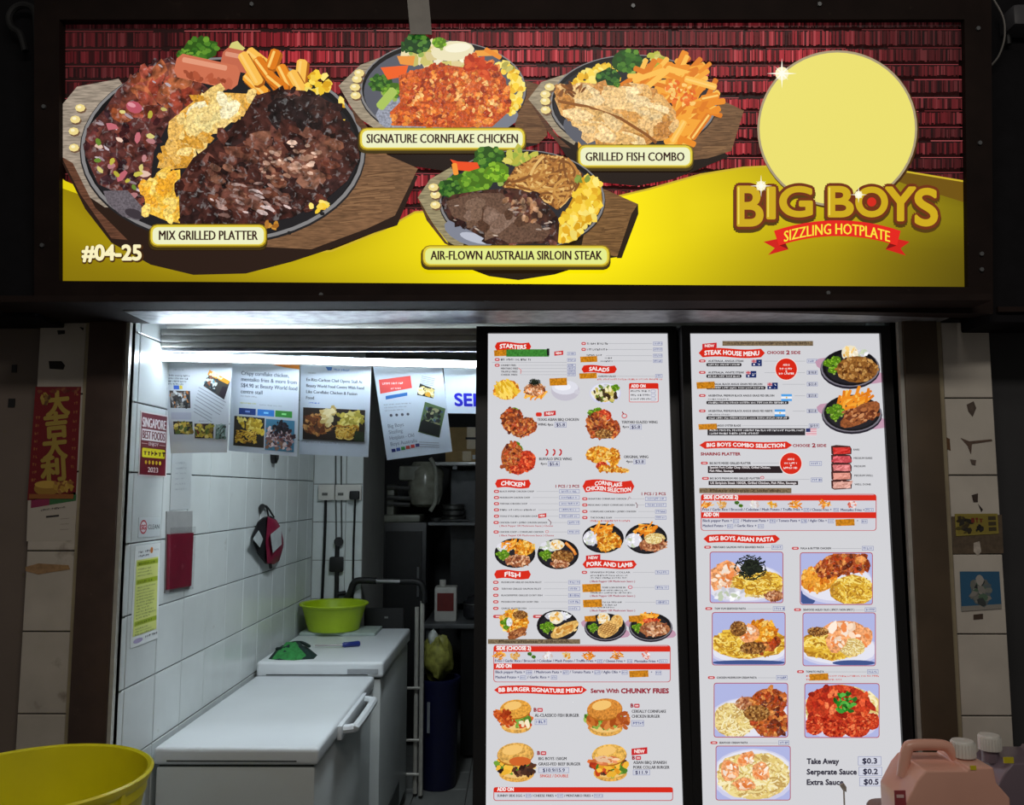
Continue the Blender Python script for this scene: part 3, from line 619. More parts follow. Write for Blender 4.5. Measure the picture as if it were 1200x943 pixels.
# ================================================================== menu lightboxes
mat('lightbox_black', (14, 14, 16), .45)
WHITE = (210, 210, 214)
def lightbox(label, tl, tr, bl, br, Yt, Yb, fl, fr, ft):
    T, B = P((tl + tr)/2, 391, Yt), P((tl + tr)/2, 943, Yb); ya = T - B; ya.x = 0; ya.normalize(); xa = Vector((1, 0, 0))
    root = empty('menu_lightbox', (T.x, (Yt + Yb)/2, .66), label, 'menu board')
    c = Canvas(B, xa, ya, root, 'lit', 1.0); n = c.n
    W = lambda x, y: c.world([(x, y)])[0]
    def ex(a, b, k): return b + (b - a).normalized() * k       # continue an edge below the frame of the photograph
    TL, TR = W(tl, 391), W(tr, 391); BL, BR = ex(TL, W(bl, 943), .045), ex(TR, W(br, 943), .045)
    ul = (W(tl - fl, 391) - TL); ur = (W(tr + fr, 391) - TR); up = ya * (ft / F * Yt)
    o = [TL + ul + up, TR + ur + up, BR + ur*1.04 - ya*.03, BL + ul*1.04 - ya*.03]; i = [TL, TR, BR, BL]
    for a in range(4):
        b = (a + 1) % 4; q = [o[a], o[b], i[b], i[a]]
        MB().hexa([p + n*.012 for p in q] + [p - n*.085 for p in q]).build('frame_bar', 'lightbox_black', root)
    q = [TL, TR, BR, BL]
    MB().hexa([p - n*.02 for p in q] + [p - n*.084 for p in q]).build('case_back', 'lightbox_black', root)
    c.group('backlit_panel'); px = [(tl - .5, 390), (tr + .5, 390), (br + 2.5, 962), (bl - .5, 962)]
    c.poly(px, WHITE)
    return c
RED, MAR, BLU, BLK, GRY = (214, 40, 22), (150, 40, 52), (60, 70, 140), (40, 38, 44), (165, 166, 172)
def banner(c, x0, y0, x1, y1, t, h=None, sz=1, t2=None):
    """red wavy heading ribbon with white lettering"""
    n = 14; mid = (y0 + y1) / 2; hh = (y1 - y0) / 2; c.group('heading')
    wv = lambda u: -hh*.16*math.sin(u*2*math.pi)
    top = [(x0 + (x1 - x0)*(.06 + .88*i/n), mid - hh*.86 + wv(i/n)) for i in range(n+1)]; bot = [(x, y + hh*1.72) for x, y in top]
    c.mesh(top + bot, [(i, i+1, n+2+i, n+1+i) for i in range(n)], RED)
    c.poly([top[0], (x0, mid), bot[0]], RED); c.poly([top[-1], (x1, mid), bot[-1]], RED)
    W = x1 - x0; wp = lambda u: -wv(u); c.group('lettering', True)
    if t2:
        c.text(t, x0 + W*.24, mid - hh*.10, hh*.54, (246, 240, 238), W*.52, bold=.036, warp=wp); c.text(t2, x0 + W*.07, mid + hh*.66, hh*.54, (246, 240, 238), W*.86, bold=.036, warp=wp)
    else: c.text(t, x0 + W*(.5 - sz/2), mid + hh*.42, hh*.84, (246, 240, 238), W*sz, bold=.042, warp=wp)
def newtag(c, x0, y0, x1, y1):
    d = (y1 - y0)*.12; c.poly([(x0, y0 + d), (x1, y0 - d), (x1, y1 - d), (x0, y1 + d)], (200, 36, 40)); c.text('NEW', x0 + (x1-x0)*.18, y1 - (y1-y0)*.25, (y1-y0)*.5, (245, 225, 220), (x1-x0)*.64, bold=.05)
def tape(c, x0, y0, x1, y1, col=(200, 128, 24)): c.poly([(x0, y0 + 4), (x1, y0), (x1 + 2, y1 - 3), (x0 + 3, y1)], col, 'grain')
def oval(c, x, y, w=30, h=17): c.rrect(x, y - h/2, x + w, y + h/2, h*.48, (196, 70, 74)); c.rect(x + w*.25, y - h*.18, x + w*.75, y + h*.18, (240, 205, 205))
def pbox(c, x0, y0, x1, y1, t=None, small=True):
    c.rect(x0, y0, x1, y1, (120, 126, 170)); c.rect(x0 + 2, y0 + 2, x1 - 2, y1 - 2, (206, 208, 218))
    if t: c.text(t, (x0 + x1)/2, y1 - (y1 - y0)*.2, (y1 - y0)*.6, (40, 40, 90), (x1 - x0)*.72, 'c', bold=.03)
    else: c.greek(x0 + (x1 - x0)*.12, y1 - (y1 - y0)*.25, (x1 - x0)*.74, (y1 - y0)*.5, (112, 118, 158))
def row(c, y, x0, x1, t, bx0=None, bx1=None, ox=None, h=9, col=BLK, bh=22, lead=True):
    if ox is not None: oval(c, ox, y)
    if t: c.text(t, x0, y + h/2, h, col, x1 - x0, bold=.03)
    if bx0:
        if lead: c.rect(x1 + 14, y - .9, bx0 - 4, y + .9, GRY)
        pbox(c, bx0, y - bh/2, bx1, y + bh/2)
def hot(c, cx, cy, rx, ry, items, pink=False, plate_=True):
    """a served dish: plate and heaps given as (kind, dx, dy, rx, ry) in plate radii"""
    c.group('dish_picture')
    if pink:
        c.ell(cx, cy + ry*.18, rx*1.3, ry*.55, (192, 150, 172), 14, 16); c.ell(cx, cy + ry*.12, rx*1.08, ry*1.06, (36, 32, 44), n=24); c.ell(cx, cy + ry*.04, rx*1.06, ry*1.02, (120, 116, 126), n=24)
    if plate_: c.ell(cx, cy, rx, ry, (20, 18, 22), n=26); c.ell(cx, cy + ry*.06, rx*.88, ry*.84, (34, 32, 38), n=24)
    gr = 1.2 if c.clip else 1.0                    # framed pictures are cropped close
    for k, dx, dy, a, b in items:
        a *= gr; b *= gr
        x, y, a, b = cx + dx*rx, cy + dy*ry, a*rx, b*ry; rg = disc(x, y, a, b); s_ = max(a, b)
        if k == 'fries': c.sticks(rg, int(16 + s_*.25), (s_*.5, s_*.9), s_*.16, FRY, -40, 50)
        elif k == 'cut': c.meat(rg, (225, 150, 50), [(238, 160, 50), (220, 120, 30), (248, 190, 90)], 40, (s_*.2, s_*.4))
        elif k == 'fillet': c.ell(x, y, a, b, (226, 180, 100), -28, 14, 'grain', .06); c.dabs(disc(x, y, a*.8, b*.7), 34, (s_*.12, s_*.3), [(240, 206, 140), (214, 158, 72), (196, 130, 50)], 2, -28)
        elif k == 'meat': c.meat(rg, (176, 112, 70), [(205, 146, 104), (160, 92, 56), (222, 176, 140), (130, 68, 44)], 60, (s_*.14, s_*.32), asp=2.4)
        elif k == 'brown': c.meat(rg, (140, 90, 40), [(176, 122, 60), (112, 66, 28), (196, 148, 84), (90, 50, 22)], 90, (s_*.1, s_*.22))
        elif k == 'steak': c.ell(x, y, a, b, (150, 84, 44), -30, 14, 'grain', .05); c.dabs(disc(x, y, a*.8, b*.75), 70, (s_*.1, s_*.24), [(176, 106, 60), (120, 60, 32), (196, 132, 84), (98, 46, 26)], 1.8, -30)
        elif k == 'grill':
            c.ell(x, y, a, b, (226, 180, 104), -28, 14, 'grain', .05)
            for q in range(-3, 4):
                for r_ in (25, 118):
                    t = R(r_); nx, ny = -math.sin(t), math.cos(t); L = s_*.62 * math.sqrt(max(0, 1 - (q/3.9)**2)); ox, oy = x + nx*q*s_*.22, y + ny*q*s_*.16
                    c.stroke([(ox - math.cos(t)*L, oy - math.sin(t)*L*.7), (ox + math.cos(t)*L, oy + math.sin(t)*L*.7)], s_*.05, (150, 92, 36))
        elif k == 'green':
            for q in range(4): c.broccoli(x + a*.5*math.cos(q*1.7), y + b*.5*math.sin(q*1.7), s_*.48, -35, 12)
        elif k == 'potato': c.ell(x, y, a, b, (236, 226, 200), n=12, jag=.08); c.dabs(disc(x, y, a*.8, b*.8), 22, (s_*.2, s_*.5), [(240, 200, 120), (228, 168, 72), (246, 236, 214)])
        elif k == 'white': c.ell(x, y, a, b, (224, 222, 232), n=12, jag=.06); c.dabs(rg, 26, (s_*.15, s_*.4), [(246, 246, 250), (205, 206, 214), (196, 206, 180)])
        elif k == 'sausage': c.stroke([(x - a, y - b), (x - a*.1, y - b*.3), (x + a*.6, y + b*.3), (x + a, y + b)], s_*.45, (226, 130, 46)); c.stroke([(x - a*.8, y - b*.9), (x, y - b*.3), (x + a*.8, y + b*.6)], s_*.1, (248, 190, 110))
        elif k == 'pasta': c.ell(x, y, a, b, (200, 146, 44), n=16, tex='crumb', jag=.07); c.noodles(disc(x, y, a*1.02, b*1.02), int(110 + s_*.5), (s_*.3, s_*.8), s_*.055, [(238, 196, 70), (214, 164, 46), (248, 222, 120), (176, 122, 30)])
        elif k == 'cream': c.ell(x, y, a, b, (220, 192, 124), n=16, tex='crumb', jag=.07); c.noodles(disc(x, y, a*1.02, b*1.02), int(110 + s_*.5), (s_*.3, s_*.8), s_*.06, [(240, 220, 150), (226, 200, 120), (248, 236, 190), (196, 160, 90)])
        elif k == 'tomato': c.meat(rg, (196, 60, 30), [(222, 84, 44), (176, 40, 20), (236, 120, 70), (150, 30, 14)], 70, (s_*.12, s_*.3))
        elif k == 'wing': c.meat(rg, (168, 80, 30), [(190, 98, 40), (146, 58, 20), (214, 136, 66), (106, 40, 16), (176, 66, 26)], 70, (s_*.16, s_*.42), 'crumb')
        elif k == 'gold': c.meat(rg, (226, 150, 36), [(240, 178, 60), (214, 126, 20), (248, 204, 110), (190, 100, 14)], 70, (s_*.14, s_*.36))
        elif k == 'seaweed': c.ell(x, y, a*.75, b*.75, (24, 28, 22), n=14, jag=.2); c.noodles(disc(x, y, a*1.25, b*1.25), 90, (s_*.5, s_*1.1), s_*.07, [(18, 22, 18), (40, 48, 34), (30, 34, 28)])
        elif k == 'prawn': c.ell(x, y, a, b, (236, 160, 104), rnd.uniform(-40, 40), 12, 'crumb', .14); c.dabs(disc(x, y, a*.7, b*.7), 14, (s_*.2, s_*.5), [(246, 214, 186), (230, 130, 66), (250, 232, 214)])
        elif k == 'herb': c.dabs(rg, 40, (s_*.2, s_*.5), [(44, 140, 40), (24, 96, 24), (84, 176, 66)])
        elif k == 'dish': c.ell(x, y, a, b, (206, 206, 232), n=24); c.ell(x, y - b*.05, a*.93, b*.9, (228, 228, 240), n=24)
        elif k == 'blue': c.ell(x, y, a, b, (64, 84, 140), n=20)
def burger(c, x, y, r, filling, top=(226, 160, 62)):
    c.group('dish_picture')
    c.ell(x + r*.05, y + r*.55, r*.86, r*.42, (222, 166, 78), n=20, tex='grain'); c.ell(x + r*.05, y + r*.42, r*.8, r*.36, (238, 196, 120), n=18)
    rg = [(x - r, y - r*.1), (x + r*.95, y - r*.05), (x + r*.8, y + r*.45), (x + r*.1, y + r*.62), (x - r*.8, y + r*.45)]
    for col, n in filling: c.dabs(rg, n, (r*.16, r*.42), col)
    c.ell(x, y - r*.38, r*.9, r*.56, (176, 104, 26), -4, 22); c.ell(x, y - r*.42, r*.88, r*.53, top, -4, 22, 'grain'); c.ell(x - r*.15, y - r*.6, r*.5, r*.24, (244, 196, 112), -10, 14)
LETT = [(110, 156, 50), (76, 122, 34), (150, 184, 84)]; TOM = [(200, 70, 30), (222, 110, 50), (170, 50, 24)]; PAT = [(70, 40, 28), (100, 60, 40), (50, 28, 22)]
CHZ = [(244, 186, 60), (236, 160, 40)]
# ------------------------------------------------------------------ menu with starters, chicken, fish and burgers
c = lightbox('narrow backlit menu with starters, chicken, fish and burgers', 572, 782, 569.5, 800, 2.70, 2.60, 13.5, 10, 8)
c.frame(560, 380, 250/1200)
banner(c, 95, 98, 300, 152, 'STARTERS', sz=.72)
c.group('menu_text')
tape(c, 90, 142, 165, 180); c.rect(160, 140, 400, 182, (60, 130, 50), 'grain'); c.rect(388, 136, 402, 176, (24, 24, 26)); newtag(c, 430, 150, 480, 174)
oval(c, 95, 198, 28); c.greek(130, 204, 168, 11, BLK); c.rect(80, 213, 500, 215, GRY)
oval(c, 95, 230, 28)
for y, t, x in ((230, 'CHUNKY FRIES', 214), (248, 'MENTAIKO FRIES', 226), (266, 'TRUFFLE FRIES', 222), (283, 'CHEESE FRIES', 222)): row(c, y, 130, x, t, 503, 550, h=10, bh=16)
for y in (165, 200): pbox(c, 503, y - 9, 550, y + 9)
c.stroke([(228, 245), (244, 258), (240, 278)], 3, RED)
for y in (108, 141, 176, 206):
    c.rect(720, y - 1, 980, y + 1, GRY); pbox(c, 986, y - 10, 1038, y + 10)
for y in (108, 141): oval(c, 582, y, 26); c.greek(614, y + 6, 110, 11, BLK)
c.greek(612, 178, 80, 9, BLK); tape(c, 575, 178, 670, 214); c.greek(690, 212, 62, 9, BLK); c.greek(715, 194, 36, 8, BLK)
banner(c, 583, 228, 782, 276, 'SALADS', sz=.56)
c.group('menu_text'); tape(c, 570, 272, 668, 306); c.text('GARDEN SALAD', 678, 297, 10, BLK, 98, bold=.03); c.rect(780, 291, 995, 293, GRY); pbox(c, 998, 280, 1038, 300); c.greek(672, 314, 365, 9, (200, 70, 64))
c.rrect(850, 330, 1016, 438, 8, RED); c.rrect(853, 362, 1013, 435, 6, (216, 216, 220)); c.text('ADD ON', 862, 355, 17, (246, 240, 238), 80, bold=.05)
for y in (376, 398, 420): c.greek(860, y + 5, 104, 10, BLK); c.rrect(972, y - 8, 1000, y + 8, 6, (120, 126, 170)); c.rrect(974, y - 6, 998, y + 6, 5, (216, 216, 224))
hot(c, 160, 368, 72, 58, [('gold', 0, 0, .98, .98)], plate_=False); c.dabs(disc(160, 365, 60, 44), 50, (14, 30), [(240, 196, 60), (226, 176, 40), (248, 214, 96)], 3, 60)
hot(c, 320, 372, 74, 60, [('fries', 0, .3, .8, .6), ('meat', 0, -.1, .8, .6), ('seaweed', 0, -.75, .4, .3), ('prawn', -.4, 0, .3, .25), ('prawn', .4, .2, .3, .25)], plate_=False)
c.group('dish_picture'); c.ell(492, 372, 80, 58, (196, 192, 204), n=24); c.ell(490, 355, 74, 40, (222, 222, 232), n=22); c.ell(478, 352, 46, 20, (238, 238, 246), n=16); c.ell(558, 380, 16, 14, (206, 204, 214), n=12); tape(c, 402, 300, 500, 345)
hot(c, 716, 388, 88, 60, [('dish', 0, 0, 1, 1), ('green', .6, -.5, .35, .35), ('cream', 0, .2, .7, .6), ('white', 0, -.6, .4, .25)], plate_=False); c.dabs(disc(716, 395, 66, 44), 46, (14, 30), [(196, 178, 90), (110, 130, 50), (74, 58, 30), (236, 226, 180), (60, 44, 28)])
W4 = [('green', -.3, -.5, .5, .5), ('wing', -.35, -.1, .6, .8), ('wing', .5, .25, .5, .55), ('wing', .1, .65, .5, .3)]
hot(c, 228, 550, 100, 88, W4, plate_=False); hot(c, 225, 748, 100, 98, [('green', -.2, -.5, .5, .45), ('wing', -.3, 0, .65, .85), ('tomato', .5, .2, .5, .6), ('tomato', 0, .65, .45, .35), ('wing', -.3, 0, .45, .5)], plate_=False)
hot(c, 708, 560, 98, 94, [('green', -.45, -.6, .5, .45), ('tomato', 0, -.5, .45, .35), ('wing', -.4, .1, .6, .75), ('wing', .45, .3, .5, .55), ('brown', 0, .6, .5, .3)], plate_=False)
hot(c, 720, 755, 112, 84, [('gold', -.35, -.3, .65, .55), ('gold', .4, -.1, .3, .6), ('tomato', -.2, .5, .3, .3), ('gold', .2, .7, .6, .18), ('gold', .8, .8, .35, .14)], plate_=False)
c.group('menu_text')
c.rrect(326, 495, 360, 518, 8, RED); newtag(c, 372, 488, 438, 514)
def four(x, y, t, tx, price, px_): 
    c.text(t, x, y, 15, BLK, tx - x, bold=.03)
    c.text('4pcs', px_ - 42, y + 25, 13, BLK, 36, bold=.03); pbox(c, px_, y + 6, px_ + 66, y + 34, price)
c.text('TEXAS ASIAN BBQ CHICKEN', 335, 543, 15, BLK, 232, bold=.03); c.text('WING 4pcs', 337, 570, 14, BLK, 86, bold=.03); pbox(c, 432, 550, 498, 580, '$5.8')
four(808, 557, 'TERIYAKI GLAZED WING', 1010, '$5.8', 855); four(345, 764, 'BUFFALO SPICE WING', 528, '$5.6', 394); four(822, 752, 'ORIGINAL WING', 958, '$3.8', 876)
for x in (384, 424, 460): c.stroke([(x, 702), (x + 9, 712), (x + 8, 726), (x - 2, 738)], 9, (190, 34, 40))
c.ell(824, 515, 16, 14, (206, 90, 90)); c.ell(824, 515, 11, 9, WHITE); c.bar((812, 492), (820, 504), 6, MAR)
# chicken, fish, cornflake, pork and lamb
c.frame(560, 550, 250/1179)
banner(c, 95, 52, 293, 105, 'CHICKEN', sz=.66)
c.group('menu_text'); c.text('1 PCS / 2 PCS', 430, 100, 15, MAR, 130, bold=.04)
for y, x, t in ((121, 310, 'BLACK PEPPER CHICKEN CHOP'), (155, 288, 'MUSHROOM CHICKEN CHOP'), (189, 273, 'TERIYAKI CHICKEN CHOP'), (223, 320, None), (258, 330, 'TEXAS STYLE BBQ CHICKEN CHOP')):
    row(c, y, 122, x, t, 450, 562, 88)
    if not t: c.greek(122, y + 5, x - 122, 9, BLK)
newtag(c, 334, 244, 378, 266)
RS = '( Black Pepper OR Mushroom Sauce ) Choose'
row(c, 293, 120, 383, 'CHICKEN CHOP + JUMBO CHICKEN SAUSAGE', 497, 562, 86); c.text(RS, 120, 316, 10, (176, 50, 60), 295, bold=.02)
row(c, 345, 120, 362, 'CHICKEN CHOP + CORNFLAKE CHICKEN', 497, 562, 86); c.text(RS, 120, 369, 10, (176, 50, 60), 300, bold=.02)
c.stroke([(388, 275), (405, 292), (400, 306)], 4, (120, 70, 80)); c.ell(382, 343, 10, 8, (206, 120, 120)); c.ell(382, 343, 7, 5, WHITE)
hot(c, 205, 462, 113, 82, [('white', -.5, -.4, .4, .35), ('fries', -.2, -.5, .45, .3), ('gold', .45, -.35, .5, .5), ('green', -.6, .1, .35, .35), ('meat', .15, .5, .6, .4)])
hot(c, 443, 467, 115, 84, [('white', -.4, -.5, .45, .35), ('potato', -.05, -.6, .35, .35), ('sausage', .6, -.35, .25, .4), ('green', -.6, .05, .35, .35), ('brown', .2, .2, .55, .45), ('meat', .1, .65, .45, .25)])
banner(c, 90, 553, 293, 607, 'FISH', sz=.42)
c.group('menu_text')
for y, x, t in ((623, 352, 'MUSHROOM GRILLED SALMON FILLET'), (659, 350, 'TERIYAKI GRILLED SALMON FILLET'), (695, 356, 'BLACKPEPPER GRILLED DORY FISH'), (731, 335, 'MUSHROOM GRILLED DORY FISH'), (767, 268, 'GARLIC BUTTER FISH')):
    row(c, y, 130, x, t, 500, 565, 84)
for x, y in ((84, 812), (304, 812)): oval(c, x, y, 60, 18)
hot(c, 200, 850, 84, 80, [('gold', 0, -.1, .95, .8), ('green', -.5, 0, .4, .5), ('brown', .4, -.6, .5, .3), ('gold', .3, .2, .6, .4), ('steak', .2, .7, .7, .3), ('white', -.3, -.1, .2, .3)], plate_=False)
hot(c, 440, 862, 115, 86, [('white', 0, -.6, .6, .3), ('potato', -.05, -.5, .35, .42), ('green', -.5, .1, .38, .4), ('fillet', .35, .25, .75, .36)])
banner(c, 578, 55, 865, 132, 'CORNFLAKE', t2='CHICKEN SELECTION')
c.group('menu_text'); c.text('1 PCS / 2 PCS', 905, 142, 15, MAR, 133, bold=.04)
for y, x0, x1, t, b in ((162, 610, 820, 'SIGNATURE CORNFLAKE CHICKEN', 925), (196, 610, 865, 'MEXICANO CHEESY CORNFLAKE CHICKEN', 925), (232, 620, 873, 'CORNFLAKE CHICKEN + JUMBO CHICKEN', 980), (266, 622, 740, 'THE DOUBLE SLAM', 980)): row(c, y, x0, x1, t, b, 1041, 576)
c.greek(620, 289, 222, 10, (196, 66, 62)); c.stroke([(828, 168), (838, 150), (846, 160)], 3, (150, 90, 100)); c.stroke([(872, 182), (882, 198), (878, 212)], 4, (120, 70, 80))
hot(c, 692, 380, 115, 82, [('white', -.6, 0, .38, .5), ('fries', .0, -.6, .5, .3), ('gold', .2, -.1, .55, .3), ('gold', .3, .3, .6, .4), ('gold', .1, .65, .3, .25)])
hot(c, 930, 382, 116, 85, [('white', -.6, .1, .4, .45), ('fries', .0, -.6, .5, .35), ('cream', .4, -.05, .5, .3), ('meat', .3, .4, .65, .42), ('cream', .35, .1, .4, .25)])
c.group('heading'); newtag(c, 597, 472, 677, 502)
banner(c, 578, 498, 878, 550, 'PORK AND LAMB', sz=.84)
c.group('menu_text')
row(c, 568, 622, 842, 'SPANISH PORK COLLAR', 980, 1055, 574); c.greek(622, 590, 200, 8, BLK); c.greek(622, 603, 202, 8, BLK)
row(c, 652, 688, 815, 'PORK LOIN BONE IN', 980, 1055); c.greek(622, 672, 205, 8, BLK); c.greek(622, 685, 225, 8, BLK)
row(c, 733, 690, 800, None, 985, 1055); c.greek(690, 738, 110, 9, BLK); c.greek(622, 753, 142, 8, BLK); c.greek(622, 766, 130, 8, BLK)
for y in (617, 697, 778): c.text('( Black Pepper OR Mushroom Sauce )', 620, y + 6, 11, (160, 40, 70), 248, bold=.03)
tape(c, 576, 630, 678, 678); tape(c, 580, 716, 684, 762); c.ell(842, 650, 13, 10, (206, 90, 110)); c.ell(842, 650, 9, 6, WHITE)
hot(c, 705, 866, 108, 72, [('potato', -.1, -.6, .35, .45), ('fillet', .6, -.4, .3, .5), ('green', -.65, .1, .3, .4), ('grill', .15, .2, .6, .6)], True)
hot(c, 955, 866, 112, 74, [('fries', -.2, -.6, .6, .35), ('tomato', 0, -.4, .4, .2), ('green', -.65, .1, .3, .4), ('meat', .2, .2, .75, .55)], True)
c.group('menu_text'); tape(c, 588, 806, 650, 840); tape(c, 832, 804, 910, 842)
# sides and burgers
c.frame(560, 740, 250/1161)
def sidebox(c, x0, x1, y0):
    k = (x1 - x0) / 963; X = lambda v: x0 + (v - 85)*k; Y = lambda v: y0 + (v - 70)*k
    c.group('side_dish_table')
    c.rrect(x0, Y(70), x1, Y(272), 16, (196, 70, 74)); c.rrect(x0 + 4, Y(74), x1 - 4, Y(269), 14, (208, 208, 216))
    c.rect(x0 + 3, Y(76), x1 - 3, Y(106), RED); c.rect(x0 + 3, Y(170), x1 - 3, Y(203), RED)
    c.text('SIDE (CHOOSE 2)', X(102), Y(97), 21*k, (246, 240, 238), 186*k, bold=.05); c.text('ADD ON', X(100), Y(193), 20*k, (246, 240, 238), 82*k, bold=.05)
    for x, kind in ((120, 'fries'), (200, 'brown'), (290, 'green'), (380, 'white'), (480, 'gold'), (603, 'fries'), (758, 'fries'), (915, 'meat')):
        r = 24*k; rg = disc(X(x), Y(128), r*(1.3 if kind == 'fries' else 1), r*.8)
        if kind == 'green': c.broccoli(X(x - 8), Y(118), r*.55, 0, 10); c.broccoli(X(x + 14), Y(134), r*.5, -10, 10)
        elif kind == 'fries': c.sticks(rg, 22, (r*.6, r*1.2), r*.25, FRY + [(190, 110, 40)], 0, 60)
        else: c.dabs(rg, 26, (r*.3, r*.7), {'brown': [(206, 146, 70), (226, 176, 100)], 'white': [(238, 236, 240), (214, 196, 190), (226, 226, 214)], 'gold': [(240, 180, 50), (226, 200, 140), (214, 140, 30)], 'meat': [(226, 130, 110), (246, 226, 220), (206, 84, 66)]}[kind])
    c.text('Fries / Garlic Rice / Broccoli / Coleslaw / Mash Potato / Truffle Fries +', X(94), Y(162), 14*k, (50, 54, 100), 550*k, bold=.03); c.text('/ Cheese Fries +', X(684), Y(163), 14*k, (50, 54, 100), 118*k, bold=.03); c.text('Mentaiko Fries +', X(852), Y(164), 14*k, (50, 54, 100), 130*k, bold=.03)
    for x, wd in ((648, 30), (812, 28), (985, 46)): pbox(c, X(x), Y(148), X(x + wd), Y(167))
    xs = ((96, 'Black pepper Pasta +', 160), (306, '/ Mushroom Pasta +', 150), (500, '/ Tomato Pasta +', 128), (672, '/ Aglio Olio +', 104))
    for x, t, wd in xs: c.text(t, X(x), Y(223), 14*k, (50, 54, 100), wd*k, bold=.03); pbox(c, X(x + wd + 6), Y(208), X(x + wd + 38), Y(230))
    c.text('Mashed Potato +', X(96), Y(251), 14*k, (50, 54, 100), 128*k, bold=.03); pbox(c, X(230), Y(236), X(262), Y(257)); c.text('/ Garlic Rice +', X(270), Y(251), 14*k, (50, 54, 100), 120*k, bold=.03); pbox(c, X(398), Y(236), X(430), Y(257))
    tape(c, X(822), Y(206), X(926), Y(246)); c.text('+', X(940), Y(223), 12*k, (50, 54, 100)); pbox(c, X(966), Y(210), X(998), Y(232))
def notice(c, x0, y0, x1, y1, t):
    c.group('notice_strip'); c.rect(x0, y0, x1, y1, (122, 104, 78), 'grain')
    if t: c.text(t, x0 + (x1-x0)*.12, y1 - (y1-y0)*.26, (y1-y0)*.52, (58, 44, 34), (x1-x0)*.76, bold=.03)
notice(c, 55, 40, 556, 66, 'Please choose 2 side dish'); sidebox(c, 85, 1048, 72)
banner(c, 88, 292, 594, 342, 'BB BURGER SIGNATURE MENU', sz=.9)
c.group('menu_text'); c.text('Serve With', 615, 332, 22, (150, 34, 50), 152, bold=.05); c.text('CHUNKY FRIES', 780, 334, 25, (150, 34, 50), 258, bold=.06)
burger(c, 205, 460, 96, [(TOM, 30), (LETT, 18), ([(240, 226, 190)], 8)]); c.dabs([(95, 430), (180, 440), (200, 520), (120, 510)], 40, (16, 40), [(200, 84, 30), (226, 120, 50), (170, 60, 20)], tex='grain')
burger(c, 690, 465, 108, [(LETT, 40), ([(206, 120, 50), (176, 86, 30)], 30)], (214, 138, 54)); c.dabs(disc(790, 480, 34, 44), 24, (16, 34), [(176, 84, 34), (206, 116, 50)])
burger(c, 205, 710, 112, [([(230, 196, 120), (214, 170, 90)], 26), (PAT, 26), (LETT, 10), (CHZ, 8)], (222, 170, 84)); c.ell(230, 705, 60, 26, (206, 100, 40)); c.dabs(disc(250, 755, 56, 24), 30, (16, 34), PAT)
burger(c, 715, 712, 106, [(PAT, 26), (TOM, 20), (LETT, 14), (CHZ, 14)], (232, 180, 84)); c.dabs(disc(700, 700, 70, 20), 26, (16, 36), [(226, 140, 90), (240, 200, 160), (206, 110, 60)], 2.6, 10)
c.group('menu_text')
for x, y in ((305, 425), (832, 402), (324, 660), (840, 686)): c.text('B', x, y + 9, 19, MAR, 14, bold=.06); c.rrect(x + 18, y - 10, x + 48, y + 11, 5, (196, 60, 70)); c.rect(x + 24, y - 3, x + 42, y + 4, (240, 205, 205))
c.text('AL-CLASSICO FISH BURGER', 310, 463, 17, BLK, 240, bold=.03); pbox(c, 310, 474, 376, 506)
c.text('CEREALLY CORNFLAKE', 838, 441, 16, BLK, 186, bold=.03); c.text('CHICKEN BURGER', 838, 468, 16, BLK, 152, bold=.03); pbox(c, 836, 482, 904, 514)
c.text('BIG BOYS 150GM', 330, 698, 16, BLK, 152, bold=.03); c.text('GRASS-FED BEEF BURGER', 330, 727, 16, BLK, 228, bold=.03); pbox(c, 330, 738, 496, 768, '$10.9/15.9'); c.text('SINGLE / DOUBLE', 338, 792, 16, (206, 70, 50), 154, bold=.03)
newtag(c, 836, 632, 922, 668); c.text('ASIAN BBQ SPANISH', 846, 719, 16, BLK, 180, bold=.03); c.text('PORK COLLAR BURGER', 846, 745, 16, BLK, 196, bold=.03); pbox(c, 844, 750, 936, 780, '$11.9')
c.group('side_dish_table'); c.rrect(85, 845, 1062, 920, 14, (196, 70, 74)); c.rrect(89, 850, 1058, 916, 12, (208, 208, 216)); c.rect(88, 848, 1059, 874, RED); c.text('ADD ON', 106, 866, 19, (246, 240, 238), 88, bold=.05)
c.text('SUNNY SIDE EGG +', 106, 898, 13, BLK, 150, bold=.03); c.text('/ CHEESE FRIES +', 292, 898, 13, BLK, 136, bold=.03); c.text('/ MENTAIKO FRIES +', 470, 898, 13, BLK, 158, bold=.03)
for x, t in ((260, 28), (432, 32), (632, 48)): pbox(c, x, 882, x + t, 902)
c.finish()
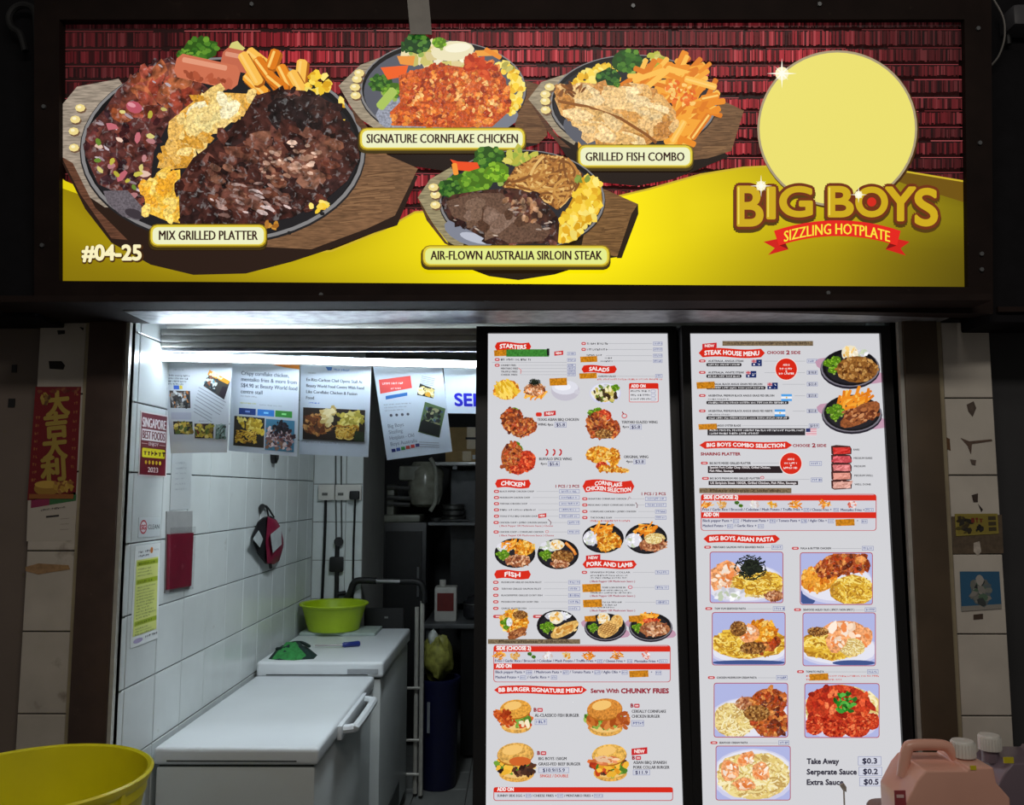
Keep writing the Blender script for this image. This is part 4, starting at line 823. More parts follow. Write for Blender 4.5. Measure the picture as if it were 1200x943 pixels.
# ------------------------------------------------------------------ menu with steaks, combos and pasta
c = lightbox('wide backlit menu with steak house, combo and Asian pasta photos', 808, 1030, 822.5, 1060, 2.635, 2.605, 10, 11.5, 9)
SZ = 260/1200; c.frame(800, 380, SZ)
c.group('heading'); newtag(c, 106, 102, 184, 130); notice(c, 215, 90, 705, 116, None); c.greek(240, 108, 440, 10, (70, 56, 48))
banner(c, 86, 128, 445, 182, 'STEAK HOUSE MENU', sz=.82)
c.group('menu_text'); c.text('CHOOSE', 457, 160, 15, MAR, 92, bold=.05); c.text('2', 560, 162, 20, MAR, 18, bold=.06); c.text('SIDE', 586, 160, 15, MAR, 50, bold=.05)
def flag(x, y, k):
    if k == 'au': c.rect(x, y, x + 56, y + 36, (28, 44, 100)); c.rect(x, y, x + 26, y + 18, (206, 170, 180)); c.rect(x + 10, y, x + 15, y + 18, (196, 50, 60)); c.rect(x, y + 7, x + 26, y + 11, (196, 50, 60)); c.ell(x + 14, y + 27, 5, 5, (230, 232, 240), n=7); c.dabs(disc(x + 42, y + 18, 8, 12), 4, (4, 6), [(230, 232, 240)])
    elif k == 'ar': c.rect(x, y, x + 58, y + 38, (84, 160, 226)); c.rect(x, y + 13, x + 58, y + 26, (236, 238, 244)); c.ell(x + 29, y + 19, 5, 5, (226, 186, 70), n=8)
    else:
        c.rect(x, y, x + 58, y + 40, (236, 226, 230))
        for q in range(0, 40, 8): c.rect(x, y + q, x + 58, y + q + 4, (214, 120, 136))
        c.rect(x, y, x + 24, y + 20, (50, 56, 110))
def sitem(y, t, tx1, sub, sx1, fx, fk, price, tp=False, sub2=None):
    if tp: pass
    else: oval(c, 88, y, 36, 15)
    c.text(t, 138, y + 5, 10, BLK, tx1 - 138, bold=.035); c.rect(tx1 + 110 if fk else tx1 + 14, y, 662, y + 2, GRY)
    yy = y + (38 if sub2 else 20)
    if sub2: c.greek(138, y + 24, sub2, 8, BLK)
    c.rrect(128, yy - 9, sx1, yy + 9, 6, (44, 40, 44)); c.greek(138, yy + 5, sx1 - 150, 9, (226, 224, 226))
    if fk: flag(fx, y - 8, fk)
    pbox(c, 672, y - 11, 730, y + 11, price)
    if tp: tape(c, 74, y - 14, 172, y + 26)
sitem(198, 'AUSTRALIA, ANGUS STEAK', 330, 1, 318, 372, 'au', None); sitem(260, 'AUSTRALIA, WHITE STEAK', 332, 1, 318, 342, 'au', '$18.8')
sitem(323, 'AUSTRALIA, BLACK ANGUS GRAIN FED SIRLOIN', 430, 1, 448, 458, 'au', '$22.8', True)
sitem(385, 'ARGENTINA, PREMIUM BLACK ANGUS GRASS FED SIRLOIN', 495, 1, 572, 532, 'ar', '$23.8', sub2=110)
sitem(468, 'ARGENTINA, PREMIUM BLACK ANGUS GRASS FED RIBEYE', 485, 1, 575, 496, 'ar', '$23.8', sub2=115)
c.text('USA, ANGUS OYSTER BLADE', 150, 552, 10, BLK, 164, bold=.035); c.rect(320, 547, 676, 549, GRY); pbox(c, 682, 537, 738, 560, '$19.9'); c.rect(134, 562, 662, 600, (44, 40, 44)); c.greek(146, 578, 505, 10, (226, 224, 226)); c.greek(146, 595, 268, 10, (226, 224, 226)); flag(666, 562, 'us'); tape(c, 84, 536, 184, 570)
def roundel(x, y, r):
    c.ell(x, y, r + 4, r + 4, (240, 226, 222), n=28); c.ell(x, y, r, r, (214, 40, 22), n=28)
    c.text('ADD $', x, y - r*.32, r*.16, (246, 220, 214), r*.6, 'c', bold=.04); c.greek(x - r*.62, y + r*.06, r*1.2, r*.18, (246, 232, 228)); c.ell(x, y + r*.2, r*.08, r*.08, (240, 220, 214), n=6); c.greek(x - r*.68, y + r*.5, r*1.3, r*.18, (246, 232, 228))
roundel(560, 242, 58)
hot(c, 905, 232, 150, 100, [('white', .3, -.75, .35, .2), ('potato', 0, -.75, .32, .42), ('green', -.6, -.15, .38, .55), ('brown', .25, .12, .75, .72)], True)
hot(c, 915, 478, 152, 98, [('fries', .1, -.7, .6, .5), ('green', -.6, -.05, .36, .55), ('steak', .3, .1, .82, .48)], True)
banner(c, 90, 630, 592, 676, 'BIG BOYS COMBO SELECTION', sz=.84)
c.group('menu_text'); c.text('CHOOSE', 596, 662, 14, MAR, 92, bold=.05); c.text('2', 700, 664, 20, MAR, 18, bold=.06); c.text('SIDE', 726, 662, 14, MAR, 50, bold=.05)
c.text('SHARING PLATTER', 98, 708, 15, MAR, 214, bold=.06)
oval(c, 98, 750, 38, 15); c.text('BIG BOYS MIXED GRILLED PLATTER', 146, 756, 11, BLK, 222, bold=.035); c.rect(380, 749, 520, 751, GRY); c.rect(136, 766, 540, 804, (40, 28, 32)); c.text('Spanish Pork Collar Chop 100GR, Grilled Chicken,', 146, 779, 11, (226, 220, 222), 328, bold=.035); c.text('Fish Fillet, Sausage', 146, 797, 11, (226, 220, 222), 128, bold=.035)
pbox(c, 686, 740, 752, 764); roundel(585, 752, 58)
for k, (cc, y) in enumerate((((206, 50, 44), 682), ((210, 84, 92), 730), ((220, 124, 124), 776), ((222, 148, 132), 820), ((220, 164, 150), 868))):
    c.group('steak_doneness_picture') if k == 0 else None
    c.poly([(802, y - 24), (830, y - 30), (905, y - 24), (914, y - 8), (912, y + 20), (820, y + 26), (804, y + 18)], (70, 34, 32)); c.poly([(812, y - 16), (904, y - 18), (908, y + 16), (816, y + 20)], cc, 'grain')
    c.dabs([(815, y - 12), (900, y - 12), (900, y + 12), (820, y + 14)], 14, (10, 26), [tuple(v + 20 for v in cc), tuple(v - 16 for v in cc)], 3, -20)
for y, t, x1 in ((678, 'RARE', 956), (724, 'MEDIUM RARE', 1024), (768, 'MEDIUM', 984), (818, 'MEDIUM WELL', 1026), (866, 'WELL DONE', 1012)): c.text(t, 924 + (y - 678)*.03, y + 4, 10, BLK, x1 - 924, bold=.03)
c.frame(800, 550, SZ); c.group('menu_text')
oval(c, 104, 48, 38, 15); c.text('BIG BOYS PREMIUM MIX GRILLED PLATTER', 148, 53, 10, BLK, 270, bold=.035); c.rect(444, 52, 686, 54, GRY); pbox(c, 694, 44, 754, 68); c.rect(140, 62, 624, 84, (40, 28, 32)); c.text('US Striploin Steak 100GR, Grilled Chicken, Fish Fillet, Sausage', 150, 78, 11, (226, 220, 222), 464, bold=.035)
c.ell(430, 44, 11, 9, (206, 90, 100)); c.ell(430, 44, 7, 5, WHITE)
notice(c, 90, 100, 588, 128, 'Please choose 2 side dish'); sidebox(c, 98, 1048, 132)
banner(c, 112, 350, 526, 400, 'BIG BOYS ASIAN PASTA', sz=.84)
def photo(x0, y0, x1, y1, items, bg=(176, 182, 226)):
    c.group('pasta_picture'); c.rrect(x0 - 4, y0 - 4, x1 + 4, y1 + 4, 14, (176, 60, 76)); c.rrect(x0, y0, x1, y1, 11, bg)
    cx, cy, rx, ry = (x0 + x1)/2, (y0 + y1)/2, (x1 - x0)/2, (y1 - y0)/2; g = c.cur; c.clip = (x0 + 2, y0 + 2, x1 - 2, y1 - 2); hot(c, cx, cy, rx, ry, items, plate_=False); c.clip = None
    h = c.parts.pop(); k = len(g['v']); g['v'] += h['v']; g['f'] += [tuple(i + k for i in f) for f in h['f']]; g['c'] += h['c']; g['m'] += h['m']; c.cur = g
def cap_(y, x0, t, tx0, tx1, bx0, bx1): c.group('menu_text'); oval(c, x0, y, 38, 15); c.text(t, tx0, y + 5, 10, BLK, tx1 - tx0, bold=.035); c.rect(tx1 + 6, y, bx0 - 4, y + 2, GRY); pbox(c, bx0, y - 12, bx1, y + 12)
photo(150, 448, 540, 718, [('dish', -.05, .25, .94, .68), ('prawn', -.72, .1, .26, .5), ('prawn', -.45, -.25, .32, .3), ('cream', .3, .35, .62, .4), ('pasta', .3, .2, .6, .42), ('white', -.5, .65, .4, .2), ('seaweed', .12, -.4, .32, .36), ('meat', .75, .75, .22, .18)])
photo(638, 452, 1024, 728, [('blue', -.8, .7, .2, .3), ('dish', .0, .2, .9, .66), ('wing', .25, -.62, .55, .34), ('cut', -.55, .05, .42, .4), ('wing', -.25, -.4, .3, .3), ('pasta', .45, .45, .52, .5)])
cap_(420, 116, 'MENTAIKO SALMON WITH SEAWEED PASTA', 164, 440, 480, 540); cap_(426, 590, 'MALA & BUTTER CHICKEN', 638, 802, 970, 1032)
cap_(752, 122, 'TOM YUM SEAFOOD PASTA', 172, 342, 488, 552); cap_(758, 602, 'SEAFOOD AGLIO OLIO ( SPICY / NON SPICY )', 652, 928, 985, 1044)
c.frame(800, 740, SZ)
photo(162, -102, 552, 178, [('dish', 0, .45, .97, .48), ('pasta', 0, .15, .9, .5), ('wing', .3, .1, .5, .3), ('pasta', -.3, .2, .4, .4), ('gold', .35, -.3, .35, .35), ('prawn', 0, -.2, .25, .3), ('brown', .1, .35, .3, .2), ('brown', -.3, -.4, .2, .25), ('blue', 0, .92, .9, .08)])
photo(652, -100, 1040, 182, [('dish', 0, .42, .96, .52), ('pasta', -.2, .2, .75, .5), ('prawn', .1, -.35, .5, .3), ('prawn', .55, .0, .35, .35), ('cream', .35, .3, .3, .3), ('prawn', -.1, .1, .25, .3), ('brown', -.6, -.3, .25, .15), ('blue', .4, .9, .5, .09)])
photo(172, 280, 566, 568, [('dish', .0, .3, .96, .66), ('cream', -.45, .35, .5, .55), ('meat', -.1, -.25, .28, .22), ('wing', .5, -.35, .42, .4), ('wing', .55, .45, .42, .5), ('brown', .15, .1, .3, .25)])
photo(662, 282, 1060, 570, [('dish', 0, .1, .98, .85), ('cream', 0, -.05, .9, .75), ('tomato', -.1, -.2, .75, .65), ('tomato', -.75, .55, .22, .3), ('tomato', -.2, .65, .3, .33), ('tomato', .38, .6, .32, .36), ('tomato', .8, .4, .2, .26), ('herb', .08, -.3, .26, .32)])
photo(182, 620, 580, 908, [('dish', 0, .1, .98, .85), ('cream', 0, .1, .85, .72), ('brown', .25, .0, .4, .3), ('cream', .1, .2, .7, .55), ('prawn', -.2, -.55, .22, .2), ('prawn', -.65, -.1, .22, .35), ('prawn', .2, -.1, .2, .3), ('prawn', -.25, .4, .26, .2)])
cap_(248, 136, 'CHICKEN MUSHROOM CREAM PASTA', 184, 400, 506, 566); cap_(600, 150, 'SEAFOOD CREAM PASTA', 198, 352, 518, 576); cap_(216, 618, 'TOMATO PASTA', 666, 764, 998, 1058)
c.greek(668, 244, 390, 9, (206, 80, 74)); c.greek(668, 264, 190, 9, (206, 80, 74)); tape(c, 684, 224, 786, 264)
c.group('price_notes')
for y, t, x1, p_ in ((714, 'Take Away', 848, '$0.3'), (771, 'Serperate Sauce', 944, '$0.2'), (827, 'Extra Sauce', 872, '$0.5')):
    c.text(t, 672, y, 28, (52, 50, 64), x1 - 676, bold=.05)
    x0 = 948 + (y - 714)*.07; pbox(c, x0, y - 40, x0 + 126, y + 8); c.rect(x0 + 3, y - 37, x0 + 123, y + 5, (208, 210, 222)); c.text(p_, x0 + 63, y - 2, 28, (36, 34, 60), 78, 'c', bold=.04)
c.finish()
# ================================================================== inside the stall
mat('freezer_white', (214, 220, 224), .35, var=.04, scale=3)
mat('freezer_side', (200, 206, 206), .4, var=.06, scale=3)
mat('plastic_white', (205, 203, 196), .4, var=.05)
mat('gasket', (70, 74, 74), .7)
# tube light under the shutter
tl, tr = P(175, 417.5, 2.80), P(561, 427.5, 2.98); d = (tr - tl); tr = tl + d * (1.22 / d.length)
tl.z = tr.z = P(175, 417.5, 2.80).z; d = (tr - tl).normalized()
tb = empty('tube_light', tl, 'bright white tube light hanging above the printed sheets', 'lamp')
MB().tube([tl, tr], .0105, 12).build('tube', glow('tube_glow', (228, 242, 255), 46.0), tb, smooth=True)
for a, s_ in ((tl, -1), (tr, 1)): MB().tube([a + d*s_*-.004, a + d*s_*.022], .013, 12).build('end_cap', 'plastic_white', tb, smooth=True)
nrm = Vector((-d.y, d.x, 0)); q = [tl - d*.02, tr + d*.02]
zb0, zb1 = Vector((0, 0, -.013)), Vector((0, 0, .009))
MB().hexa([q[0] + zb0 + nrm*.012, q[1] + zb0 + nrm*.012, q[1] + zb1 + nrm*.012, q[0] + zb1 + nrm*.012] + [q[0] + zb0 + nrm*.034, q[1] + zb0 + nrm*.034, q[1] + zb1 + nrm*.034, q[0] + zb1 + nrm*.034]).build('batten', 'plastic_white', tb)
# printed sheets
def sheet(name, label, cat, corners, o, xa, ya, w, h, col=(204, 210, 216), th=.0012, group=None):
    c = Canvas(o, xa, ya, None, 'ink', base=.0002, eps=.00004)
    p = c.world(corners); root = empty(name, sum(p, Vector()) / 4, label, cat, group); c.parent = root
    MB().hexa(list(p) + [q - c.n*th for q in p]).build('paper' if cat != 'sticker' else 'backing', mat('stock_%d_%d_%d' % tuple(col), col, .5, var=.02), root)
    c.quad(*corners, w, h); return c
INK, GR = (70, 74, 82), (150, 156, 164)
X_, Z_ = (1, 0, 0), (0, 0, 1)
GN = [(206, 176, 60), (160, 150, 50), (226, 206, 110), (120, 96, 30), (90, 110, 40)]; SN_ = [(196, 170, 170), (120, 84, 84), (60, 40, 48), (226, 214, 214), (150, 110, 90)]
c = sheet('printed_sheet', 'laminated sheet with a slanted shop photo and several small dish photos', 'poster', [(191, 410), (273, 414), (266, 530), (200, 531)], P(230, 470, 2.89), X_, Z_, 470, 640)
O = lambda x, y: (x - 75, y - 90)
c.group('photo'); 
def ph(x0, y0, x1, y1, pal, n=50, base=(60, 50, 44)):
    c.rect(x0, y0, x1, y1, base); r = [(x0 + 9, y0 + 9), (x1 - 9, y0 + 9), (x1 - 9, y1 - 9), (x0 + 9, y1 - 9)]; c.dabs(r, n, (12, 34), pal)
ph(25, 250, 175, 358, [(90, 90, 92), (150, 146, 140), (40, 40, 42), (190, 120, 60), (200, 200, 198)]); c.rect(25, 385, 180, 430, (186, 190, 206)); ph(38, 442, 188, 522, GN, base=(40, 38, 36))
c.group('photo'); ph(204, 455, 354, 548, GN + [(120, 60, 40)], base=(50, 30, 28)); c.group('photo'); ph(370, 460, 448, 552, [(120, 150, 140), (160, 180, 176), (60, 70, 60)], base=(110, 136, 130))
c.group('photo'); c.poly([(315, 112), (462, 180), (425, 300), (272, 216)], (60, 58, 54)); c.poly([(315, 112), (462, 180), (446, 200), (300, 142)], (226, 150, 30)); c.dabs([(320, 122), (410, 165), (405, 175), (310, 140)], 14, (12, 26), [(250, 236, 180)]); c.dabs([(300, 150), (370, 180), (350, 250), (285, 216)], 34, (12, 30), [(90, 140, 150), (196, 206, 200), (40, 50, 56), (150, 90, 60)]); c.poly([(410, 215), (450, 220), (424, 296), (385, 270)], (40, 30, 40))
c.group('printed_text')
for i in range(8): c.stroke([(240 - i*6, 225 + i*20), (440 - i*10, 318 + i*20)] if i < 5 else [(215 - i*2, 225 + i*22), (340, 290 + i*22)], 5, GR)
for i in range(4): c.greek(20, 162 + i*18, 150 - i*12, 11, INK)
c.rect(58, 218, 98, 242, (50, 90, 180)); c.rect(100, 218, 122, 240, (226, 200, 60)); c.greek(60, 125, 70, 9, GR); c.greek(240, 444, 70, 9, GR); c.finish()
c = sheet('printed_sheet', 'laminated sheet about crispy cornflake chicken with two food photos', 'poster', [(272.5, 413), (351.5, 417), (348, 535), (268, 528)], P(310, 470, 2.93), X_, Z_, 470, 680, (196, 206, 216))
c.group('printed_text'); c.poly([(250, 62), (470, 62), (470, 90), (360, 82)], (232, 140, 50))
for i, t in enumerate(('Crispy cornflake chicken,', 'mentaiko fries & more from', 'S$4.90 at Beauty World food', 'centre stall')): c.text(t, 68, 150 + i*42, 26, (50, 60, 80), [330, 385, 390, 150][i], bold=.02)
c.greek(70, 302, 110, 11, GR); c.greek(66, 348, 110, 9, (190, 190, 90)); c.greek(200, 352, 150, 8, GR)
for x, cc in ((60, (28, 56, 120)), (188, (50, 130, 216)), (312, (60, 146, 60))): c.rect(x, 378, x + 116, 422, cc); c.rect(x + 44, 394, x + 76, 406, [min(255, v + 90) for v in cc])
c.group('photo'); c.rect(30, 436, 240, 640, (50, 44, 36)); c.dabs([(50, 448), (220, 450), (225, 540), (120, 540)], 60, (16, 40), [(226, 196, 70), (196, 160, 40), (240, 222, 120)]); c.noodles([(40, 530), (190, 530), (190, 620), (40, 620)], 50, (40, 90), 8, [(214, 170, 50), (170, 120, 30), (236, 200, 90)])
c.group('photo'); c.rect(248, 440, 448, 652, (70, 130, 160)); c.dabs([(260, 500), (440, 500), (440, 640), (260, 640)], 110, (14, 34), SN_); c.dabs(disc(350, 495, 50, 40), 40, (14, 30), [(30, 28, 34), (56, 50, 60)]); c.finish()
c = sheet('printed_sheet', 'laminated sheet with one wide dark photo of chicken and noodles', 'poster', [(352.5, 416), (435.5, 420), (431.6, 535.6), (350.6, 532)], P(395, 480, 2.965), X_, Z_, 415, 590, (196, 207, 218))
c.group('printed_text'); c.poly([(146, 62), (186, 62), (182, 82), (160, 84)], (60, 110, 180)); c.greek(196, 82, 86, 10, (70, 120, 190)); c.greek(44, 108, 50, 8, GR)
for i, t in enumerate(('Ex-Ritz-Carlton Chef Opens Stall At', 'Beauty World Food Centre With Food', 'Like Cornflake Chicken & Fusion', 'Food')): c.text(t, 36, 152 + i*36, 18, (60, 66, 76), [330, 340, 300, 46][i], bold=.03)
c.greek(52, 286, 60, 8, (60, 110, 200)); c.greek(30, 520, 240, 8, GR)
c.group('photo'); c.rect(20, 310, 388, 500, (44, 34, 28)); c.dabs([(40, 350), (180, 340), (190, 440), (110, 470), (40, 450)], 70, (18, 44), [(150, 92, 44), (110, 60, 30), (190, 140, 80), (80, 44, 26)], tex='grain'); c.dabs([(130, 320), (210, 320), (180, 420), (140, 400)], 30, (20, 44), [(226, 212, 160), (206, 180, 110)]); c.dabs([(230, 335), (370, 330), (380, 390), (300, 420), (220, 390)], 60, (18, 40), [(214, 196, 90), (176, 160, 60), (236, 224, 140)]); c.noodles([(210, 400), (360, 400), (340, 490), (220, 490)], 60, (50, 100), 8, [(226, 176, 60), (176, 120, 30), (240, 206, 110)]); c.rect(330, 440, 386, 498, (40, 52, 30)); c.finish()
c = sheet('printed_sheet', 'tilted laminated sheet with a red box and a green magazine photo', 'poster', [(436, 421), (517, 421), (530, 529), (453.6, 539)], P(485, 480, 3.005), X_, Z_, 405, 600, (196, 208, 220))
c.group('printed_text'); c.poly([(22, 122), (212, 102), (212, 178), (18, 206)], (216, 76, 70)); c.greek(40, 152, 120, 12, (240, 214, 210)); c.greek(84, 182, 60, 9, (240, 214, 210)); c.poly([(48, 220), (180, 204), (178, 224), (46, 242)], (50, 110, 180))
for i in range(3): c.greek(30, 276 + i*18, 160 - i*26, 7, GR)
for i in range(4): c.ell(64 + i*34, 338, 9, 9, (80, 84, 96), n=8)
for i, (t, wd) in enumerate((('Big Boys', 96), ('Sizzling', 84), ('Hotplate - Old', 150), ('Boys Australia', 164))): c.text(t, 36, 412 + i*36, 22, (120, 130, 150), wd, bold=.01, rot=-2)
for i, cc in enumerate(((40, 50, 130), (60, 90, 170), (60, 140, 70), (190, 70, 60), (206, 60, 50), (60, 60, 110))): c.rect(36 + i*30, 538 - i*3, 60 + i*30, 558 - i*3, cc)
for i in range(5): c.stroke([(262 + i*4, 150 - i*11), (340 + i*4, 170 - i*11)], 5, GR)
for i in range(3): c.stroke([(210, 515 + i*14), (330, 535 + i*14)], 4, GR)
c.group('photo'); c.poly([(262, 152), (346, 190), (330, 250), (236, 222)], (40, 40, 30)); c.dabs([(265, 170), (335, 195), (325, 235), (255, 215)], 24, (14, 32), [(226, 170, 50), (206, 190, 120), (240, 224, 180)])
c.group('photo'); c.poly([(278, 268), (396, 320), (336, 502), (212, 452)], (84, 110, 70)); c.dabs([(290, 300), (370, 335), (330, 480), (240, 440)], 80, (16, 40), [(60, 76, 60), (120, 140, 110), (40, 44, 50), (150, 150, 110), (70, 90, 120), (30, 34, 30)]); c.poly([(236, 395), (250, 380), (352, 425), (336, 495), (218, 448)], (30, 34, 32)); c.finish()
c = sheet('hanging_notice', 'white notice with blue capitals partly hidden behind the narrow menu', 'sign', [(519, 422), (586, 423), (586, 485), (524, 484)], P(545, 455, 3.04), X_, Z_, 67, 62, (214, 226, 236))
c.group('lettering'); c.text('SEL', 11, 53, 14, (24, 30, 190), 33, bold=.04); c.finish()
# stickers and holders on the tiled side wall
YA, WO = (0, 1, 0), (WL + .002, 3, 1.7)
c = sheet('award_sticker', 'maroon SINGAPORE BEST FOODS 2023 sticker on the white tiles', 'sticker', [(165, 481), (197, 487), (195, 559), (162, 557)], WO, YA, Z_, 200, 440, (206, 200, 198))
MA = (112, 22, 38); c.group('print'); c.rect(8, 10, 192, 432, MA); c.text('SINGAPORE', 16, 105, 64, (226, 220, 220), 168, bold=.02); c.rect(14, 118, 186, 196, (226, 220, 220)); c.text('BEST FOODS', 20, 184, 54, MA, 160, bold=.02)
c.text('ENJOY', 66, 228, 22, (214, 190, 190), 70, bold=.02); c.rect(14, 216, 58, 220, (206, 180, 180)); c.rect(142, 216, 186, 220, (206, 180, 180)); c.rrect(20, 248, 184, 312, 8, (226, 214, 30)); c.greek(32, 296, 136, 32, (70, 30, 20))
for i in range(5): c.ell(50 + i*25, 345, 9, 16, (220, 196, 40), n=5)
c.text('2023', 66, 412, 34, (226, 220, 220), 72, bold=.02); c.finish()
c = sheet('clean_sticker', 'small white SG CLEAN sticker on the tiles', 'sticker', [(163, 606), (188, 606), (187, 628), (162, 630)], WO, YA, Z_, 100, 96, (196, 204, 206))
c.group('print'); c.ell(22, 46, 17, 34, (176, 40, 60), n=18); c.ell(22, 46, 13, 26, (220, 214, 216), n=18); c.text('SG', 12, 58, 22, (176, 40, 60), 20, bold=.04); c.text('CLEAN', 44, 58, 22, (60, 64, 68), 52, bold=.01); c.finish()
c = sheet('hygiene_notice', 'tall white notice with lime green rows on the tiles', 'poster', [(158.6, 640), (188, 636), (185, 747.6), (152.5, 760)], WO, YA, Z_, 150, 560, (222, 228, 228))
c.group('print'); c.greek(22, 42, 60, 13, INK); c.greek(22, 64, 58, 11, INK); c.ell(98, 34, 8, 18, (206, 120, 50)); c.greek(112, 40, 30, 10, GR); c.rect(10, 78, 138, 500, (214, 222, 130))
for y in (88, 190, 420): c.rect(16, y, 138, y + 26, (158, 178, 40)); c.greek(26, y + 20, 84, 11, (80, 96, 20))
for y in list(range(130, 180, 18)) + list(range(232, 410, 17)) + list(range(462, 500, 15)): c.greek(22, y + 6, rnd.uniform(60, 106), 8, (120, 136, 70))
c.ell(40, 530, 26, 14, (170, 160, 196)); c.greek(80, 530, 56, 12, INK); c.finish()
c = sheet('thin_notice', 'grey paper slip taped to the tiles below the hanging sheets', 'poster', [(202, 520), (226, 520), (223, 596), (199, 598)], WO, YA, Z_, 100, 300, (176, 182, 184))
c.group('print'); [c.greek(20, 90 + i*24, rnd.uniform(40, 66), 7, GR) for i in range(6)]; c.finish()
hd = [(195, 599), (225.5, 598.6), (221.7, 690), (193, 694.7)]
h = Canvas(WO, YA, Z_, None, 'ink'); p = h.world(hd); nx = Vector((1, 0, 0))
ro = empty('brochure_holder', sum(p, Vector())/4, 'clear wall holder with a dark red leaflet on the tiles', 'holder')
film('clear_acrylic')
MB().hexa([q + nx*.002 for q in p] + [q - nx*.003 for q in p]).build('back_plate', mat('holder_grey', (150, 152, 152), .3), ro)
k = .28; r_ = [p[0].lerp(p[3], k), p[1].lerp(p[2], k), p[2].lerp(p[1], .04), p[3].lerp(p[0], .04)]
MB().hexa([q + nx*.008 for q in r_] + [q + nx*.003 for q in r_]).build('leaflet', mat('leaflet_red', (122, 24, 48), .4, wear=((150, 70, 84), .62, 30)), ro)
k = .2; e_ = [p[0].lerp(p[3], k), p[1].lerp(p[2], k), p[2], p[3]]
MB().hexa([q + nx*.016 for q in e_] + [q + nx*.0135 for q in e_]).build('front_sheet', 'clear_acrylic', ro)
MB().hexa([q + nx*.016 for q in (p[3].lerp(p[0], .03), p[2].lerp(p[1], .03), p[2], p[3])] + [q + nx*.0 for q in (p[3].lerp(p[0], .03), p[2].lerp(p[1], .03), p[2], p[3])]).build('bottom_lip', 'clear_acrylic', ro)
# pouch on a hook
def wp(x, y, off=0.0): q = PX(260 + x*.1272, 560 + y*.1272, WL + off); return q
ro = empty('hanging_pouch', wp(420, 800), 'black and crimson zip pouch hanging from a hook on the tiles', 'pouch')
ol = [(330, 400), (380, 360), (450, 345), (500, 385), (535, 440), (560, 540), (565, 640), (530, 760), (480, 795), (400, 790), (330, 700), (290, 600), (290, 500)]
ctr = wp(425, 570, .03)
def pad(outl, o0, o1, nm, m):
    a = [wp(x, y, o0) for x, y in outl]; mid = sum(a, Vector())/len(a); b = [mid.lerp(wp(x, y, o1), .96) + Vector((o1 - o0, 0, 0))*0 for x, y in outl]; t = [q.lerp(mid + Vector((o1 - o0 + .008, 0, 0)), .45) + Vector((.006, 0, 0)) for q in b]
    n = len(a); f = [(i, (i+1) % n, n + (i+1) % n, n + i) for i in range(n)] + [(n+i, n + (i+1) % n, 2*n + (i+1) % n, 2*n+i) for i in range(n)] + [tuple(range(2*n, 3*n)), tuple(range(n-1, -1, -1))]
    return MB().add(a + b + t, f).build(nm, m, ro, smooth=True)
pad([(x, y) for x, y in ol], .002, .022, 'pouch_body', mat('pouch_black', (18, 16, 20), .6))
pad([(420, 350), (500, 385), (535, 440), (560, 540), (565, 640), (530, 760), (480, 795), (415, 790), (400, 600)], .012, .036, 'crimson_panel', mat('pouch_crimson', (128, 14, 52), .6))
MB().hexa([wp(x, y, .053) for x, y in ((448, 520), (545, 440), (552, 610), (470, 690))] + [wp(x, y, .03) for x, y in ((448, 520), (545, 440), (552, 610), (470, 690))]).build('white_patch', mat('patch_white', (176, 184, 184), .6), ro)
MB().hexa([wp(x, y, .036) for x, y in ((285, 560), (340, 480), (380, 560), (350, 640))] + [wp(x, y, .02) for x, y in ((285, 560), (340, 480), (380, 560), (350, 640))]).build('white_emblem', 'patch_white', ro, bev=.002)
MB().tube([wp(445, 790, .02), wp(450, 830, .02)], .008, 8).build('toggle', 'rubber_black', ro)
MB().tube(smooth_pts([wp(430, 350, .02), wp(410, 270, .012), wp(375, 250, .008), wp(420, 270, .012), wp(480, 360, .02)]), .0045, 6).build('strap', 'rubber_black', ro, smooth=True)
MB().tube([wp(372, 262, -.002), wp(372, 262, .02)], .013, 10).build('hook', 'rubber_black', ro)
q = PX(319, 535, WL)
ro = empty('door_stopper', q, 'black round stopper on the tiles under the printed sheets', 'stopper')
MB().tube([q, q + nx*.02], .034, 20).build('disc', 'rubber_black', ro, smooth=True); MB().tube([q + nx*.02, q + nx*.028], .018, 14).build('centre_cap', 'black_plastic', ro, smooth=True)
# sockets, plug, cables and valve on the back wall
def bw(x, y, off=0): return P(360 + x*.1803, 550 + y*.1803, YB - off)
def socket(x0, x1, sw, lab):
    a, b = bw(x0, 100), bw(x1, 199); ro = empty('wall_socket', (a + b)/2, lab, 'socket')
    MB().box((a.x, YB + .001, b.z), (b.x, YB - .03, a.z)).build('plate', 'plastic_white', ro, bev=.004)
    for s_ in sw: q = bw(s_, 160, .03); MB().box((q.x - .016, YB - .028, q.z - .008), (q.x + .016, YB - .034, q.z + .008)).build('switch', mat('switch_grey', (96, 96, 92), .4), ro)
socket(80, 182, [115], 'single white wall socket with a grey switch'); socket(190, 356, [218], 'double white wall socket with a black plug')
q = bw(318, 168); ro = empty('power_plug', q, 'black plug and cord in the double wall socket', 'plug')
MB().box((q.x - .028, YB - .031, q.z - .024), (q.x + .028, YB - .066, q.z + .026)).build('plug_body', 'rubber_black', ro, bev=.008)
MB().tube(smooth_pts([bw(312, 190, .05), bw(308, 320, .03), bw(300, 560, .012), bw(295, 900, .012)]), .0065, 6).build('cord', 'rubber_black', ro, smooth=True)
tag(MB().tube(smooth_pts([bw(120, 196, .02), bw(118, 340, .02), bw(108, 600, .02), bw(95, 900, .02)]), .009, 6).build('power_cable', 'rubber_black', smooth=True), 'thick black cable running down from the single socket', 'cable')
